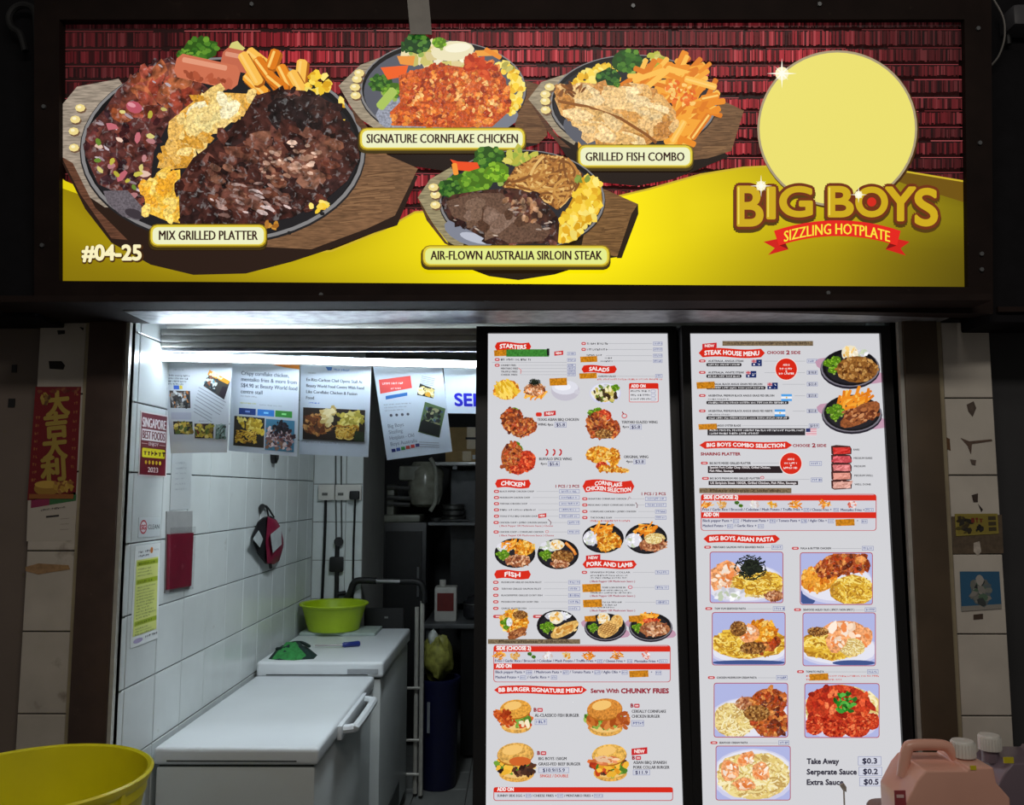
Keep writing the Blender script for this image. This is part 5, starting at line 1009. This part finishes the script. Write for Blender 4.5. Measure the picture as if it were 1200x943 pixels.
for x in (186, 222):
    tag(MB().tube(smooth_pts([bw(x, -320, .012), bw(x, 60, .012), bw(x + 2, 300, .012), bw(x + 3, 480, .012)]), .0045, 6).build('thin_cable', mat('cable_grey', (84, 88, 86), .5), smooth=True), 'thin grey wire running down the tiles beside the %s socket' % ('single' if x == 186 else 'double'), 'cable', 'thin grey wires on the back wall')
q = bw(200, 640); ro = empty('water_valve', q, 'black plastic water valve and pipe on the white tiles', 'valve')
MB().tube([bw(196, 480, .016), bw(190, 900, .016)], .013, 10).build('pipe', 'rubber_black', ro, smooth=True)
a, b = bw(150, 565), bw(240, 665); MB().box((a.x, YB - .004, b.z), (b.x, YB - .032, a.z)).build('valve_body', 'rubber_black', ro, bev=.012)
MB().tube([bw(205, 470, .02), bw(205, 470, .034)], .028, 12).build('tap_knob', 'rubber_black', ro, smooth=True); MB().tube([bw(200, 810, .016), bw(250, 800, .016)], .013, 8).build('elbow', 'rubber_black', ro, smooth=True)
# chest freezers
def freezer(label, x0, x1, y0, y1, z, lid, lf):
    ro = empty('chest_freezer', ((x0 + x1)/2, (y0 + y1)/2, 0), label, 'freezer')
    MB().box((x0 + .01, y0 + .012, .07), (x1 - .012, y1 - .012, z - lid - .008)).build('body', 'freezer_side', ro, bev=.012)
    MB().box((x0 + .018, y0 + .02, z - lid - .009), (x1 - .02, y1 - .02, z - lid + .002)).build('gasket', 'gasket', ro)
    MB().box((x0 + .004, y0, z - lid), (x1, y1, z)).build('lid', 'freezer_white', ro, bev=.014, seg=3); lid_ = C.objects[-1]
    MB().box((x0 + .05, y0 - .0015, z - lid + .012), (x1 - .07, y0 + .004, z - lid + .016)).build('lid_groove', 'gasket', lid_)
    for yy in (y0 + .08, y1 - .08):
        for xx in (x0 + .07, x1 - .07): MB().lathe([(.025, 0), (.025, .07)], (xx, yy, 0), 10).build('foot', 'rubber_black', ro)
    MB().box((x1 - .014, y0 + .25, .10), (x1 - .009, y0 + .65, .22)).build('vent_panel', 'gasket', ro)
    return ro, lid_
fa = PZ(177, 876, .885)
f1, lid1 = freezer('white chest freezer with a loop handle and a bare lid', WL + .012, -.655, fa.y, 3.935, .885, .055, 0)
hy0, hy1 = PX(409, 848, -.62).y, PX(434, 826, -.62).y
hz = .885 - .03
MB().tube(smooth_pts([(-.66, hy0, hz), (-.612, hy0 + .02, hz), (-.600, hy0 + .06, hz), (-.600, hy1 - .06, hz), (-.612, hy1 - .02, hz), (-.66, hy1, hz)], 5), .016, 8).build('handle', 'freezer_white', lid1, smooth=True)
MB().box((-.657, hy0 - .03, .825), (-.640, hy1 + .03, .875)).build('handle_plate', 'freezer_white', lid1, bev=.004)
f2, lid2 = freezer('white chest freezer carrying the green basin and the cloth', WL + .012, -.617, 3.94, 4.90, .945, .07, 0)
MB().box((-.78, 3.936, .895), (-.64, 3.942, .915)).build('badge', mat('badge_grey', (150, 154, 158), .35), lid2)
# things on the freezer
zt = .945
t0, t1 = PZ(352, 744, zt), PZ(441, 744, zt)
tr_ = tag(MB().box((t0.x, 4.63, zt), (t1.x, 4.87, zt + .018)).build('cutting_board', mat('board_pale', (168, 182, 176), .4), bev=.006), 'pale plastic board under the green basin', 'board')
bx, by = P(391, 725, 4.73).x, 4.735
bo = empty('plastic_basin', (bx, by, zt + .018), 'lime green plastic basin standing on the freezer', 'basin')
mat('lime', (168, 196, 22), .4, var=.06); Rr = .185
MB().lathe([(.128, 0), (.138, .004), (.150, .05), (.172, .125), (.178, .132), (Rr, .134), (Rr + .004, .141), (Rr, .146), (.168, .142), (.146, .05), (.130, .012), (.01, .010)], (bx, by, zt + .018), 40).build('bowl', 'lime', bo, smooth=True)
MB().lathe([(.110, 0), (.116, -.001), (.118, .006), (.112, .008)], (bx, by, zt + .0185), 32, cap=False).build('foot_ring', 'lime', bo, smooth=True)
q = PZ(340, 773, zt); cl = empty('dish_cloth', PZ(342, 768, zt), 'crumpled green cloth with dark edges lying on the freezer', 'cloth')
mat('cloth_green', (44, 128, 62), .9, var=.3, scale=60); mat('cloth_dark', (18, 44, 40), .9, var=.3, scale=60)
def heap(outline, hgt, seed, nm, m):
    r = random.Random(seed); pts = [PZ(x, y, zt) for x, y in outline]; ce = sum(pts, Vector())/len(pts); v = []; rings = 5; n = len(pts)
    for k in range(rings):
        t = k/rings
        for q in pts: w_ = q.lerp(ce, t); v.append((w_.x, w_.y, zt + .001 + hgt*math.sin(t*math.pi/2)*(.75 + .5*r.random()) if k else zt))
    v.append((ce.x, ce.y, zt + hgt)); f = [(k*n+i, k*n+(i+1) % n, (k+1)*n+(i+1) % n, (k+1)*n+i) for k in range(rings-1) for i in range(n)] + [((rings-1)*n+i, (rings-1)*n+(i+1) % n, rings*n) for i in range(n)] + [tuple(range(n-1, -1, -1))]
    return MB().add(v, f).build(nm, m, cl, smooth=True)
cp = lambda L: [(290 + x*.1803, 690 + y*.1803) for x, y in L]
heap(cp([(135, 455), (180, 400), (250, 385), (320, 360), (400, 385), (455, 430), (430, 455), (300, 462), (200, 462)]), .045, 1, 'cloth_fold', 'cloth_dark')
heap(cp([(155, 458), (190, 410), (270, 400), (330, 385), (385, 415), (395, 455), (300, 464)]), .052, 2, 'cloth_face', 'cloth_green')
MB().tube(smooth_pts([PZ(*p_, zt) + Vector((0, 0, .022 + .02*abs(math.sin(i*1.2)))) for i, p_ in enumerate(cp([(190, 420), (250, 440), (290, 400), (350, 390), (400, 430)]))]), .008, 6).build('cloth_hem', 'cloth_dark', cl, smooth=True)
sd = empty('screwdriver', PZ(395, 759, zt), 'screwdriver with a blue handle lying on the freezer', 'tool')
a, b, e_ = [PZ(*p_, zt) + Vector((0, 0, .013)) for p_ in ((368.5, 759.5), (401, 758.7), (421.5, 757))]
MB().tube([a, b + (b - a).normalized()*.01], .0045, 8).build('shaft', 'steel', sd); MB().tube([b, b.lerp(e_, .12), b.lerp(e_, .3), b.lerp(e_, .92), e_], [.008, .013, .012, .0145, .011], 10).build('handle', mat('handle_blue', (28, 44, 120), .35), sd, smooth=True)
# dark crate behind the basin
a, b = P(426, 713, 4.80), P(487, 735, 4.80)
cr_ = empty('black_crate', ((a.x + b.x)/2, 4.95, .60), 'black crate standing behind the freezer end', 'crate')
MB().box((a.x, 4.89, 0), (xr - .0, 4.99, zt + .10)).build('crate_side', 'black_plastic', cr_, bev=.004) if False else None
MB().box((P(426, 713, 4.885).x, 4.904, .30), (P(486, 713, 4.885).x - .065, 4.923, P(450, 713, 4.885).z)).build('crate_panel', 'black_plastic', cr_, bev=.004)
MB().box((P(426, 713, 4.885).x, 4.904, 0), (P(486, 713, 4.885).x - .065, 4.923, .30)).build('crate_skirt', 'black_plastic', cr_)
q = P(452, 724, 4.885); MB().box((q.x - .01, 4.901, q.z - .004), (q.x + .01, 4.905, q.z + .006)).build('latch', 'steel', cr_)
# folding trolley
YT = 4.945
def tp(x, y, Y=YT): return P(x, y, Y)
ro = empty('folding_trolley', (tp(490, 700).x, YT, 0), 'folded hand trolley with black grips and steel legs', 'trolley')
g = [tp(*p_) for p_ in ((398, 712), (409, 697), (414, 684), (421, 680), (441, 680.5))]; MB().tube(smooth_pts(g), .019, 10).build('grip', 'rubber_black', ro, smooth=True)
MB().tube([tp(438, 680.5), tp(472, 681)], .0135, 10).build('crossbar', 'steel', ro, smooth=True)
g = [tp(*p_) for p_ in ((469, 681), (485, 681), (493, 684), (496.5, 692), (497, 706))]; MB().tube(smooth_pts(g), .019, 10).build('grip', 'rubber_black', ro, smooth=True)
xl = tp(495, 575 + 0).x
for dx in (0, -.034): MB().tube([(tp(495, 705).x + dx, YT + (.03 if dx else 0), tp(495, 704 if not dx else 712).z), (tp(495, 705).x + dx, YT + (.03 if dx else 0), .02)], .0125, 8).build('leg', 'aluminium', ro, smooth=True)
for y in (806, 867, 907): a = tp(495, y); MB().tube([(tp(495, 705).x, YT, a.z), (tp(495, 705).x - .085, YT + .0, a.z)], .008, 6).build('rung', 'aluminium', ro, smooth=True)
# blue bin with a bag
bxc = P(513, 800, 5.15).x
ro = empty('blue_bin', (bxc, 5.16, 0), 'dark blue plastic bin in the aisle', 'bin')
MB().lathe([(.105, .0), (.11, .01), (.125, .58), (.135, .60), (.135, .62), (.118, .62), (.105, .05), (.01, .04)], (bxc, 5.16, .002), 28).build('bin_body', mat('bin_blue', (9, 14, 56), .5), ro, smooth=True)
q = P(502, 840, 5.03); MB().box((q.x - .008, 5.03, q.z - .09), (q.x + .008, 5.05, q.z + .08)).build('bin_handle', mat('bin_handle_grey', (120, 124, 130), .4), ro)
ro2 = empty('vegetable_bag', (bxc, 5.16, .62), 'clear bag of yellow green leafy vegetables on the blue bin', 'bag')
r = random.Random(5)
def crumple(c0, sx, sy, sz, seed, n=18, m=12, amp=.16):
    r = random.Random(seed); v = []; ph_ = [r.uniform(0, 6.28) for _ in range(6)]
    for j in range(m + 1):
        th = math.pi*j/m
        for i in range(n):
            a = 2*math.pi*i/n; k = 1 + amp*(math.sin(3*a + ph_[0] + 2*th) * math.sin(2*th + ph_[1]) + .6*math.sin(5*a + ph_[2]) * math.sin(4*th + ph_[3])) + r.uniform(-.05, .05)
            v.append((c0[0] + sx*k*math.sin(th)*math.cos(a), c0[1] + sy*k*math.sin(th)*math.sin(a), c0[2] - sz*k*math.cos(th)))
    return MB().add(v, [(j*n+i, j*n+(i+1) % n, (j+1)*n+(i+1) % n, (j+1)*n+i) for j in range(m) for i in range(n)])
mat('leaf_yellow', (150, 150, 70), .5, var=.45, scale=30)
MB().add(*(lambda q: (q.v, q.f))(crumple((bxc - .005, 5.16, .735), .095, .09, .125, 3))).build('bag_bulge', 'leaf_yellow', ro2, smooth=True)
MB().add(*(lambda q: (q.v, q.f))(crumple((bxc - .03, 5.15, .845), .03, .04, .05, 4))).build('bag_neck', mat('bag_clear', (190, 196, 190), .25, var=.3, scale=20), ro2, smooth=True)
# steel table with jerrycan
q0 = P(500, 731, 5.62); TX = P(500, 612, 5.9).x + .015
ro = empty('steel_table', ((q0.x + .3), 5.9, 0), 'dull stainless steel table in the back kitchen', 'table')
MB().box((TX, 5.62, q0.z - .03), (.55, 6.3, q0.z)).build('table_top', 'steel_dull', ro, bev=.004)
for xx in (TX + .03, .50):
    for yy in (5.67, 6.25): MB().tube([(xx, yy, 0), (xx, yy, q0.z - .02)], .018, 8).build('leg', 'steel_dull', ro, smooth=True)
MB().box((-.38, 5.66, .02), (.5, 5.69, q0.z - .03)).build('front_panel', 'black_plastic', ro)
a, b = P(509, 684, 5.72), P(535, 731, 5.72)
jc = empty('jerrycan', ((a.x + b.x)/2, 5.8, q0.z), 'white jerrycan with a dark red label on the steel table', 'jerrycan')
MB().box((a.x, 5.72, q0.z), (b.x, 5.86, a.z - .02)).build('can_body', 'plastic_white', jc, bev=.014); MB().tube([(a.x + .05, 5.79, a.z - .03), (a.x + .05, 5.79, a.z + .02)], .022, 12).build('cap', 'plastic_white', jc, smooth=True)
MB().box((a.x + .02, 5.716, q0.z + .07), (b.x - .02, 5.722, a.z - .06)).build('can_label', mat('can_label_red', (120, 40, 36), .5), jc)
q = P(552, 706, 5.8); q.x += .03; ck_ = empty('wok_lid', (q.x, 5.85, q0.z), 'dark domed pot with a steel rim on the steel table', 'pot')
MB().lathe([(.06, 0), (.085, .02), (.09, .10), (.085, .11), (.05, .15), (.015, .165)], (q.x, 5.85, q0.z), 24).build('pot_body', mat('pot_dark', (60, 60, 64), .35, .5), ck_, smooth=True); MB().lathe([(.092, .098), (.095, .103), (.092, .108)], (q.x, 5.85, q0.z), 24, cap=False).build('pot_rim', 'steel', ck_, smooth=True)
# tall dark cabinet with a grey machine on top
a, b = P(449, 612, 5.9), P(500, 612, 5.9)
cb = empty('storage_cabinet', ((a.x + b.x)/2, 6.1, 0), 'tall black cabinet in the back kitchen', 'cabinet')
MB().box((a.x - .25, 5.9, .05), (b.x, 6.35, a.z)).build('body', 'black_plastic', cb, bev=.006); MB().box((a.x + .02, 5.885, .15), (b.x - .03, 5.902, a.z - .06)).build('door', 'rubber_black', cb, bev=.003); MB().box((b.x - .06, 5.87, 1.0), (b.x - .045, 5.888, 1.2)).build('handle', 'steel_dull', cb)
mc = empty('filter_machine', ((a.x + b.x)/2, 6.05, a.z), 'greyish drink machine with hoses on the black cabinet', 'machine'); gm = mat('machine_grey', (132, 134, 122), .4, var=.2, scale=12)
def mp(x, y, Y=5.95): return P(430 + x*.1485, 480 + y*.1485, Y)
p0, p1 = mp(250, 440), mp(500, 560); MB().box((p0.x, 5.95, p1.z), (p1.x, 6.2, p0.z)).build('tank', gm, mc, bev=.02)
p0, p1 = mp(350, 560), mp(545, 770); MB().lathe([(.06, 0), (.10, .02), (.125, .10), (.13, .25), (.09, .32)], ((p0.x + p1.x)/2, 6.06, p1.z), 20).build('bowl', mat('machine_clear', (150, 150, 136), .2, var=.3, scale=16), mc, smooth=True)
p0, p1 = mp(155, 590), mp(300, 830); MB().box((p0.x, 5.97, a.z + .0005), (p0.x + .05, 6.15, p0.z)).build('bracket', gm, mc, bev=.008)
for y in (610, 690, 740): MB().tube([mp(160, y), mp(340, y + 10)], .016, 8).build('arm', 'steel', mc, smooth=True)
MB().tube(smooth_pts([mp(500, 380), mp(540, 460), mp(545, 600), mp(540, 720), mp(500, 800)]), .014, 8).build('hose', mat('hose_clear', (170, 172, 160), .3), mc, smooth=True)
p0, p1 = mp(150, 760), mp(420, 850); MB().box((p0.x - .03, 5.93, a.z + .0005), (p1.x, 6.25, a.z + .05)).build('base', gm, mc, bev=.01)
# shelf with cartons
sz = P(545, 541, 5.9).z; sx = P(510, 541, 5.9).x
ro = empty('wall_shelf', (.05, 6.1, sz), 'long steel shelf on dark panels with cartons on it', 'shelf')
MB().box((sx, 5.9, sz - .025), (.5, 6.3, sz)).build('shelf_board', 'steel', ro, bev=.003)
for xx in (sx + .12, .42): MB().box((xx, 5.93, sz - .05), (xx + .03, 6.99, sz - .026)).build('bracket', 'steel_dull', ro)
MB().box((sx + .08, 6.30, .9), (.6, 6.34, sz - .052)).build('splash_panel', mat('panel_dark', (70, 72, 74), .35, .4), ro)
MB().box((sx + .02, 6.30, sz - .026), (sx + .05, 7.0, sz)).build('bracket', 'steel_dull', ro)
card = mat('cardboard', (168, 140, 92), .8, var=.1)
def carton(x0, x1, y0, y1, z0, h, lab):
    e = empty('carton', ((x0 + x1)/2, (y0 + y1)/2, z0), lab, 'carton'); MB().box((x0, y0, z0), (x1, y1, z0 + h)).build('box', card, e, bev=.002); MB().box(((x0 + x1)/2 - .03, y0 - .001, z0 + h*.1), ((x0 + x1)/2 + .03, y1 + .001, z0 + h + .001)).build('packing_tape', mat('tape_tan', (186, 164, 120), .3), e); return e
c0 = P(512, 541, 5.95).x + .06; e = carton(c0, c0 + .30, 5.95, 6.25, sz, .075, 'flat tan carton under a taller one on the shelf'); MB().box((c0 + .19, 5.946, sz + .02), (c0 + .25, 5.951, sz + .05)).build('label_sheet', 'paper', e)
e = carton(c0 + .02, c0 + .34, 5.96, 6.26, sz + .0755, .17, 'taller tan carton stacked on a flat one'); MB().box((c0 + .14, 5.956, sz + .16), (c0 + .26, 5.961, sz + .175)).build('hand_hole', 'rubber_black', e)
e = carton(c0 + .40, c0 + .62, 5.96, 6.26, sz, .22, 'small tan carton alone at the shelf end')
# steel pans on a rail
pz = P(525, 612, 6.0).z
ro = empty('wall_rack', (P(520, 612, 6.1).x, 6.1, pz), 'narrow steel rack under the carton shelf', 'rack')
MB().box((P(497, 612, 6.0).x, 6.0, pz - .02), (.4, 6.299, pz)).build('rack_board', 'steel_dull', ro)
for k in range(3):
    e = empty('steel_pan', (P(531, 600, 6.1).x, 6.14, pz + k*.04), ('lowest', 'middle', 'topmost')[k] + ' shallow steel pan in the stack on the rack', 'pan', 'steel pans stacked on the rack')
    MB().lathe([(.055, 0), (.075, .008), (.08, .034), (.086, .038), (.08, .041), (.072, .01), (.01, .008)], (P(531, 600, 6.1).x, 6.14, pz + k*.0415), 24).build('pan_body', 'steel', e, smooth=True)
e = empty('ladle', (P(512, 612, 6.05).x, 6.05, pz), 'steel ladle lying on the rack', 'ladle'); q = P(516, 610, 6.05)
MB().tube([(q.x - .0, 6.06, pz + .012), (q.x + .2, 6.05, pz + .014)], .006, 6).build('handle', 'steel', e, smooth=True); MB().lathe([(.012, 0), (.034, .008), (.042, .03), (.036, .028), (.01, .008)], (q.x - .03, 6.06, pz), 16).build('cup', 'steel', e, smooth=True)
# ================================================================== in front of the stall
CT = .735
# yellow bucket
bc = Vector((P(42, 905, 2.0).x, 2.0, CT)); rz = P(42, 908, 2.0).z - CT
bk = empty('yellow_bucket', bc, 'large open yellow plastic bucket on the front counter', 'bucket')
mat('bucket_yellow', (216, 206, 14), .42, var=.08, scale=6); RB = .25
MB().lathe([(.18, 0), (.19, .005), (.218, rz*.6), (.232, rz - .055), (.236, rz - .05), (.236, rz - .03), (.243, rz - .022), (RB - .002, rz - .012), (RB, rz - .004), (RB - .006, rz), (RB - .014, rz - .004), (.226, rz - .06), (.208, rz*.55), (.182, .014), (.01, .012)], bc, 64).build('bucket_body', 'bucket_yellow', bk, smooth=True)
for k in range(10):
    a = R(200 + k*16); u_ = Vector((math.cos(a), math.sin(a), 0)); t_ = Vector((-u_.y, u_.x, 0)); q = bc + u_*.236
    MB().hexa([q + t_*s + Vector((0, 0, z)) + u_*o for s, z, o in ((-.006, rz - .05, -.004), (.006, rz - .05, -.004), (.006, rz - .016, -.004), (-.006, rz - .016, -.004), (-.006, rz - .05, .006), (.006, rz - .05, .006), (.006, rz - .02, .008), (-.006, rz - .02, .008))]).build('rim_rib', 'bucket_yellow', bk)
# jugs
def jug(label, px0, px1, ytop, Y, liq, cap_px, cap_y, hand, tagp):
    s_ = Y / F; x0, x1 = P(px0, 900, Y).x, P(px1, 900, Y).x; zt_ = P((px0 + px1)/2, ytop, Y).z; sh_ = zt_ - .075
    ro = empty('sauce_jug', ((x0 + x1)/2, Y, CT), label, 'jug'); w = x1 - x0; D = .15
    prof = [(x0 + .01, CT), (x1 - .01, CT), (x1, CT + .012), (x1, sh_ - .035), (x1 - .03, sh_ + .0), (x1 - .035, zt_ - .040), (x0 + w*.62, zt_ - .040), (x0 + w*.60, zt_ - .048), (x0 + w*.20, zt_ - .048), (x0 + w*.12, sh_ + .005), (x0, sh_ - .045), (x0, CT + .012)]
    mb = MB().prism([Vector((x, Y - D/2, z)) for x, z in prof], (0, D, 0)); mb.build('jug_body', liq, ro, bev=.010, seg=3)
    if hand:
        pts = [(x0 + w*.10, sh_ - .01), (x0 + w*.16, zt_ - .022), (x0 + w*.24, zt_ - .010), (x0 + w*.52, zt_ - .010), (x0 + w*.60, zt_ - .022), (x0 + w*.66, zt_ - .045)]
        MB().tube(smooth_pts([(x, Y, z) for x, z in pts], 5), .0135, 10).build('handle', liq, ro, smooth=True)
    cx = P(cap_px, cap_y, Y).x; cz = P(cap_px, cap_y, Y).z
    MB().lathe([(.022, -.03), (.022, .01)], (cx, Y, cz - .03), 20).build('neck', liq, ro, smooth=True)
    MB().lathe([(.028, -.022), (.028, .012), (.025, .016), (.004, .017)], (cx, Y, cz - .008), 24).build('cap', 'plastic_white', ro, smooth=True); cap_o = C.objects[-1]
    for k in range(24): a = 2*math.pi*k/24; MB().box((cx + .028*math.cos(a) - .001, Y + .028*math.sin(a) - .001, cz - .028), (cx + .028*math.cos(a) + .001, Y + .028*math.sin(a) + .001, cz + .002)).build('cap_ridge', 'plastic_white', cap_o) if a > math.pi else None
    a = P(tagp[0], tagp[1], Y - D/2); b = P(tagp[2], tagp[3], Y - D/2); MB().box((a.x, Y - D/2 - .001, b.z), (b.x, Y - D/2 + .002, a.z)).build('date_sticker', mat('sticker_yellow', (206, 190, 30), .5), ro)
    return ro, x0, x1, Y - D/2
pk = mat('jug_pink', (216, 162, 142), .3, var=.06, scale=5, coat=.2); pu = mat('jug_purple', (112, 98, 108), .3, var=.08, scale=5, coat=.2)
j, x0, x1, yf = jug('pinkish plastic jug with a handle and white cap on the counter', 1045, 1162, 868, 2.18, pk, 1128, 871, True, (1137, 897, 1144, 902))
a, b = P(1048, 926, yf), P(1062, 948, yf); MB().box((a.x, yf - .001, b.z), (b.x, yf + .002, a.z)).build('label_sheet', mat('label_red', (150, 60, 66), .5), j); lab_o = C.objects[-1]; MB().box((a.x + .004, yf - .002, a.z - .016), (b.x - .005, yf, a.z - .009)).build('label_stripe', mat('label_pale', (214, 180, 176), .5), lab_o)
jug('purplish plastic jug with a white cap behind the pinkish one', 1146, 1262, 862, 2.34, pu, 1159, 864, False, (1176, 887, 1188, 894))
q = P(1037, 936, 2.33); e = empty('brown_tub', (q.x, 2.33, CT), 'small brown round tub beside the pinkish jug', 'tub')
MB().lathe([(.040, 0), (.044, .01), (.048, .15), (.010, .151)], (q.x + .005, 2.33, CT), 24).build('tub_body', mat('tub_brown', (88, 66, 54), .5), e, smooth=True); MB().lathe([(.050, .148), (.051, .158), (.047, .164), (.02, .166)], (q.x + .005, 2.33, CT), 24).build('tub_lid', mat('tub_lid', (122, 98, 86), .5), e, smooth=True)
q = P(989, 930, 2.42); e = empty('tag_stick', (q.x, 2.42, CT), 'thin white stick with a small square tab on the counter', 'stick')
zt_ = P(988, 924, 2.42).z; MB().tube([(q.x, 2.42, CT), (q.x, 2.42, zt_)], .0022, 6).build('stick', 'plastic_white', e); p = [P(x, y, 2.42) for x, y in ((984, 920), (989, 917.5), (992, 922), (992, 928), (988, 926))]; MB().prism(p, (0, .004, 0)).build('tab', mat('tab_grey', (176, 172, 164), .5), e)
# red banner and papers on the tiled pillar
PO = (0, YF - .0005, 1.7)
c = sheet('lucky_banner', 'red paper banner with gold Chinese characters on the pillar', 'banner', [(41.6, 453), (95, 453), (88.6, 586), (32, 586)], PO, X_, Z_, 215, 525, (108, 11, 22))
GO = (158, 134, 58); c.group('characters')
for i, (ch, x, y) in enumerate((('大', 62, 128), ('吉', 62, 228), ('大', 62, 328), ('利', 60, 430))): c.text(ch, x, y, 84, GO, 104, bold=.05, rot=-6)
c.group('side_verse')
for i in range(9): c.greek(12 + (i % 2), 150 + i*36, 14, 13, (150, 90, 50)); c.greek(186, 40 + i*42, 14, 13, (150, 90, 50))
c.group('ornament'); c.dabs([(30, 40), (70, 30), (75, 80), (35, 80)], 22, (10, 26), [(150, 124, 50), (120, 90, 40), (96, 60, 36)]); c.ell(85, 470, 58, 34, (150, 112, 44), n=20); c.ell(85, 452, 56, 18, (186, 150, 66), n=20); c.dabs(disc(160, 460, 44, 30), 24, (12, 30), [(176, 140, 60), (140, 90, 44)]); c.rect(8, 496, 206, 518, (140, 84, 40)); c.dabs([(10, 8), (205, 8), (205, 24), (10, 24)], 20, (10, 20), [(120, 60, 36), (96, 34, 28)]); c.finish()
c = sheet('calendar_paper', 'white paper with magenta and green top strip under the banner', 'poster', [(32.7, 586.3), (91.5, 576), (87, 633), (31, 634)], PO, X_, Z_, 220, 190, (176, 168, 158))
c.group('print'); c.poly([(14, 2), (96, 2), (96, 36), (14, 38)], (130, 40, 76)); c.poly([(96, 2), (214, 10), (214, 34), (96, 36)], (50, 100, 60)); c.greek(60, 58, 110, 8, (60, 56, 56)); c.rect(84, 82, 142, 90, (50, 46, 46)); [c.rect(150, 100 + i*22, 190, 102 + i*22, (140, 132, 124)) for i in range(3)]; c.finish()
NST = [0]
def stain(parent, pts, col, Y, nm='stain'):
    NST[0] += 1; p = [P(x, y, Y - .0006 - .00025*(NST[0] % 9)) for x, y in pts]; o = MB().prism(p, (0, .0012, 0)).build(nm, mat('stain_%d_%d_%d' % col, col, .8, var=.25, scale=60), parent); return o
BK = (24, 20, 18)
for L, cc in (([(67, 387), (76, 387), (76, 391), (68, 392)], BK), ([(57, 423), (72, 423), (76, 428), (74, 433), (58, 432)], BK), ([(30, 664), (45, 660), (60, 661), (80, 662), (82, 667), (62, 670), (45, 673), (30, 669)], (150, 118, 84)), ([(93, 383), (98, 384), (97, 387)], BK)): stain(pl, L, cc, YF)
for L, cc in (([(1133, 474), (1141, 470), (1144, 478), (1140, 488), (1135, 482)], (84, 72, 64)), ([(1126, 513), (1136, 517), (1162, 514.5), (1163, 516.5), (1139, 520), (1138, 532), (1134, 522)], (96, 76, 64)), ([(1137, 538), (1144, 539), (1143, 545), (1139, 544)], (90, 78, 70)), ([(1139, 580), (1146, 578), (1146, 588), (1141, 588)], (60, 48, 42)), ([(1146, 590), (1152, 597), (1150, 600)], (40, 34, 30)),
              ([(1115, 605), (1174, 603), (1176, 648), (1117, 649)], (92, 78, 62)), ([(1141, 636), (1148, 634), (1150, 646), (1146, 651), (1141, 646)], (186, 176, 164)), ([(1108, 512), (1113, 514), (1114, 528), (1110, 526)], (96, 66, 40)), ([(1141, 720), (1152, 719), (1152, 725), (1141, 726)], (70, 54, 44))): stain(pr, L, cc, YF)
c = sheet('yellow_sticker', 'worn yellow sticker with dark lettering on the stained pillar', 'sticker', [(1119, 602), (1169, 601.6), (1170.5, 625), (1120.5, 628)], (0, YF - .003, 1.7), X_, Z_, 200, 105, (150, 136, 60))
c.group('print'); c.rect(8, 8, 192, 97, (140, 126, 52)); c.dabs([(14, 14), (70, 14), (70, 90), (14, 90)], 26, (14, 30), [(40, 36, 28), (90, 80, 36), (60, 50, 30)]); c.greek(74, 44, 70, 24, (120, 46, 30)); c.dabs(disc(108, 74, 20, 14), 10, (10, 24), [(36, 32, 30)]); [c.rect(154, 14 + i*28, 190, 34 + i*28, (70, 62, 40)) for i in range(3)]; c.finish()
c = sheet('blue_sticker', 'faded blue sticker with a pale torn middle on the pillar', 'sticker', [(1125, 669.5), (1171, 669.5), (1174, 713), (1127, 716)], (0, YF - .003, 1.7), X_, Z_, 190, 185, (46, 96, 132))
c.group('print'); c.rect(0, 162, 190, 185, (150, 146, 138)); c.ell(95, 100, 50, 70, (96, 108, 112), n=14, jag=.15); c.dabs(disc(92, 90, 38, 60), 30, (16, 44), [(150, 148, 142), (60, 66, 66), (120, 122, 116), (84, 110, 90)]); c.ell(92, 40, 20, 26, (170, 166, 160), n=9, jag=.2); c.finish()
# neighbouring signs, cables
YN = 2.44
a = P(41, 372, YN); nb = empty('neighbour_sign', (-2.0, YN, a.z), 'unlit black sign box of the neighbouring stall beside the banner pillar', 'sign')
MB().box((-2.7, YN, a.z), (a.x, 2.615, 3.25)).build('box', 'neighbour_black', nb, bev=.006); MB().box((-2.68, YN - .012, a.z + .03), (a.x - .03, YN + .001, a.z + .045)).build('edge_bead', 'dark_brown', nb)
a = P(1160, 378, YN); nb = empty('neighbour_sign', (2.1, YN, a.z), 'unlit black sign box of the neighbouring stall beside the stained pillar', 'sign')
MB().box((a.x, YN, a.z), (2.7, 2.61, 3.25)).build('box', 'neighbour_black', nb, bev=.006); MB().box((a.x + .02, YN - .012, a.z + .03), (2.68, YN + .001, a.z + .045)).build('edge_bead', 'dark_brown', nb)
Yc = 2.40
g = [P(x, y, Yc) for x, y in ((44, 60), (43, 30), (40, 12), (30, 6), (18, 9), (11, 20), (14, 32), (24, 40), (30, 60))]
tag(MB().tube(smooth_pts(g), .010, 8).build('cable_loop', 'rubber_black', smooth=True), 'thick black cable loop beside the top corner of the sign', 'cable')
g = [P(x, y, 2.40) for x, y in ((1156, -12), (1166, 2), (1176, 22), (1177, 45), (1170, 66), (1158, 80))]
tag(MB().tube(smooth_pts(g), .0028, 6).build('thin_wire', mat('wire_grey', (110, 106, 102), .5), smooth=True), 'thin pale wire curling off the sign corner', 'wire')
q = P(1186, 32, 2.43); e = empty('wall_lamp', (q.x, 2.43, q.z), 'small unlit grey lamp on the black neighbouring sign', 'lamp')
MB().box((q.x - .035, 2.36, q.z - .03), (q.x + .06, 2.445, q.z + .035)).build('housing', mat('lamp_grey', (70, 70, 74), .5), e, bev=.014); MB().tube([(q.x - .02, 2.42, q.z - .01), (q.x - .02, 2.42, q.z - .06)], .008, 8).build('cable_gland', 'rubber_black', e, smooth=True)
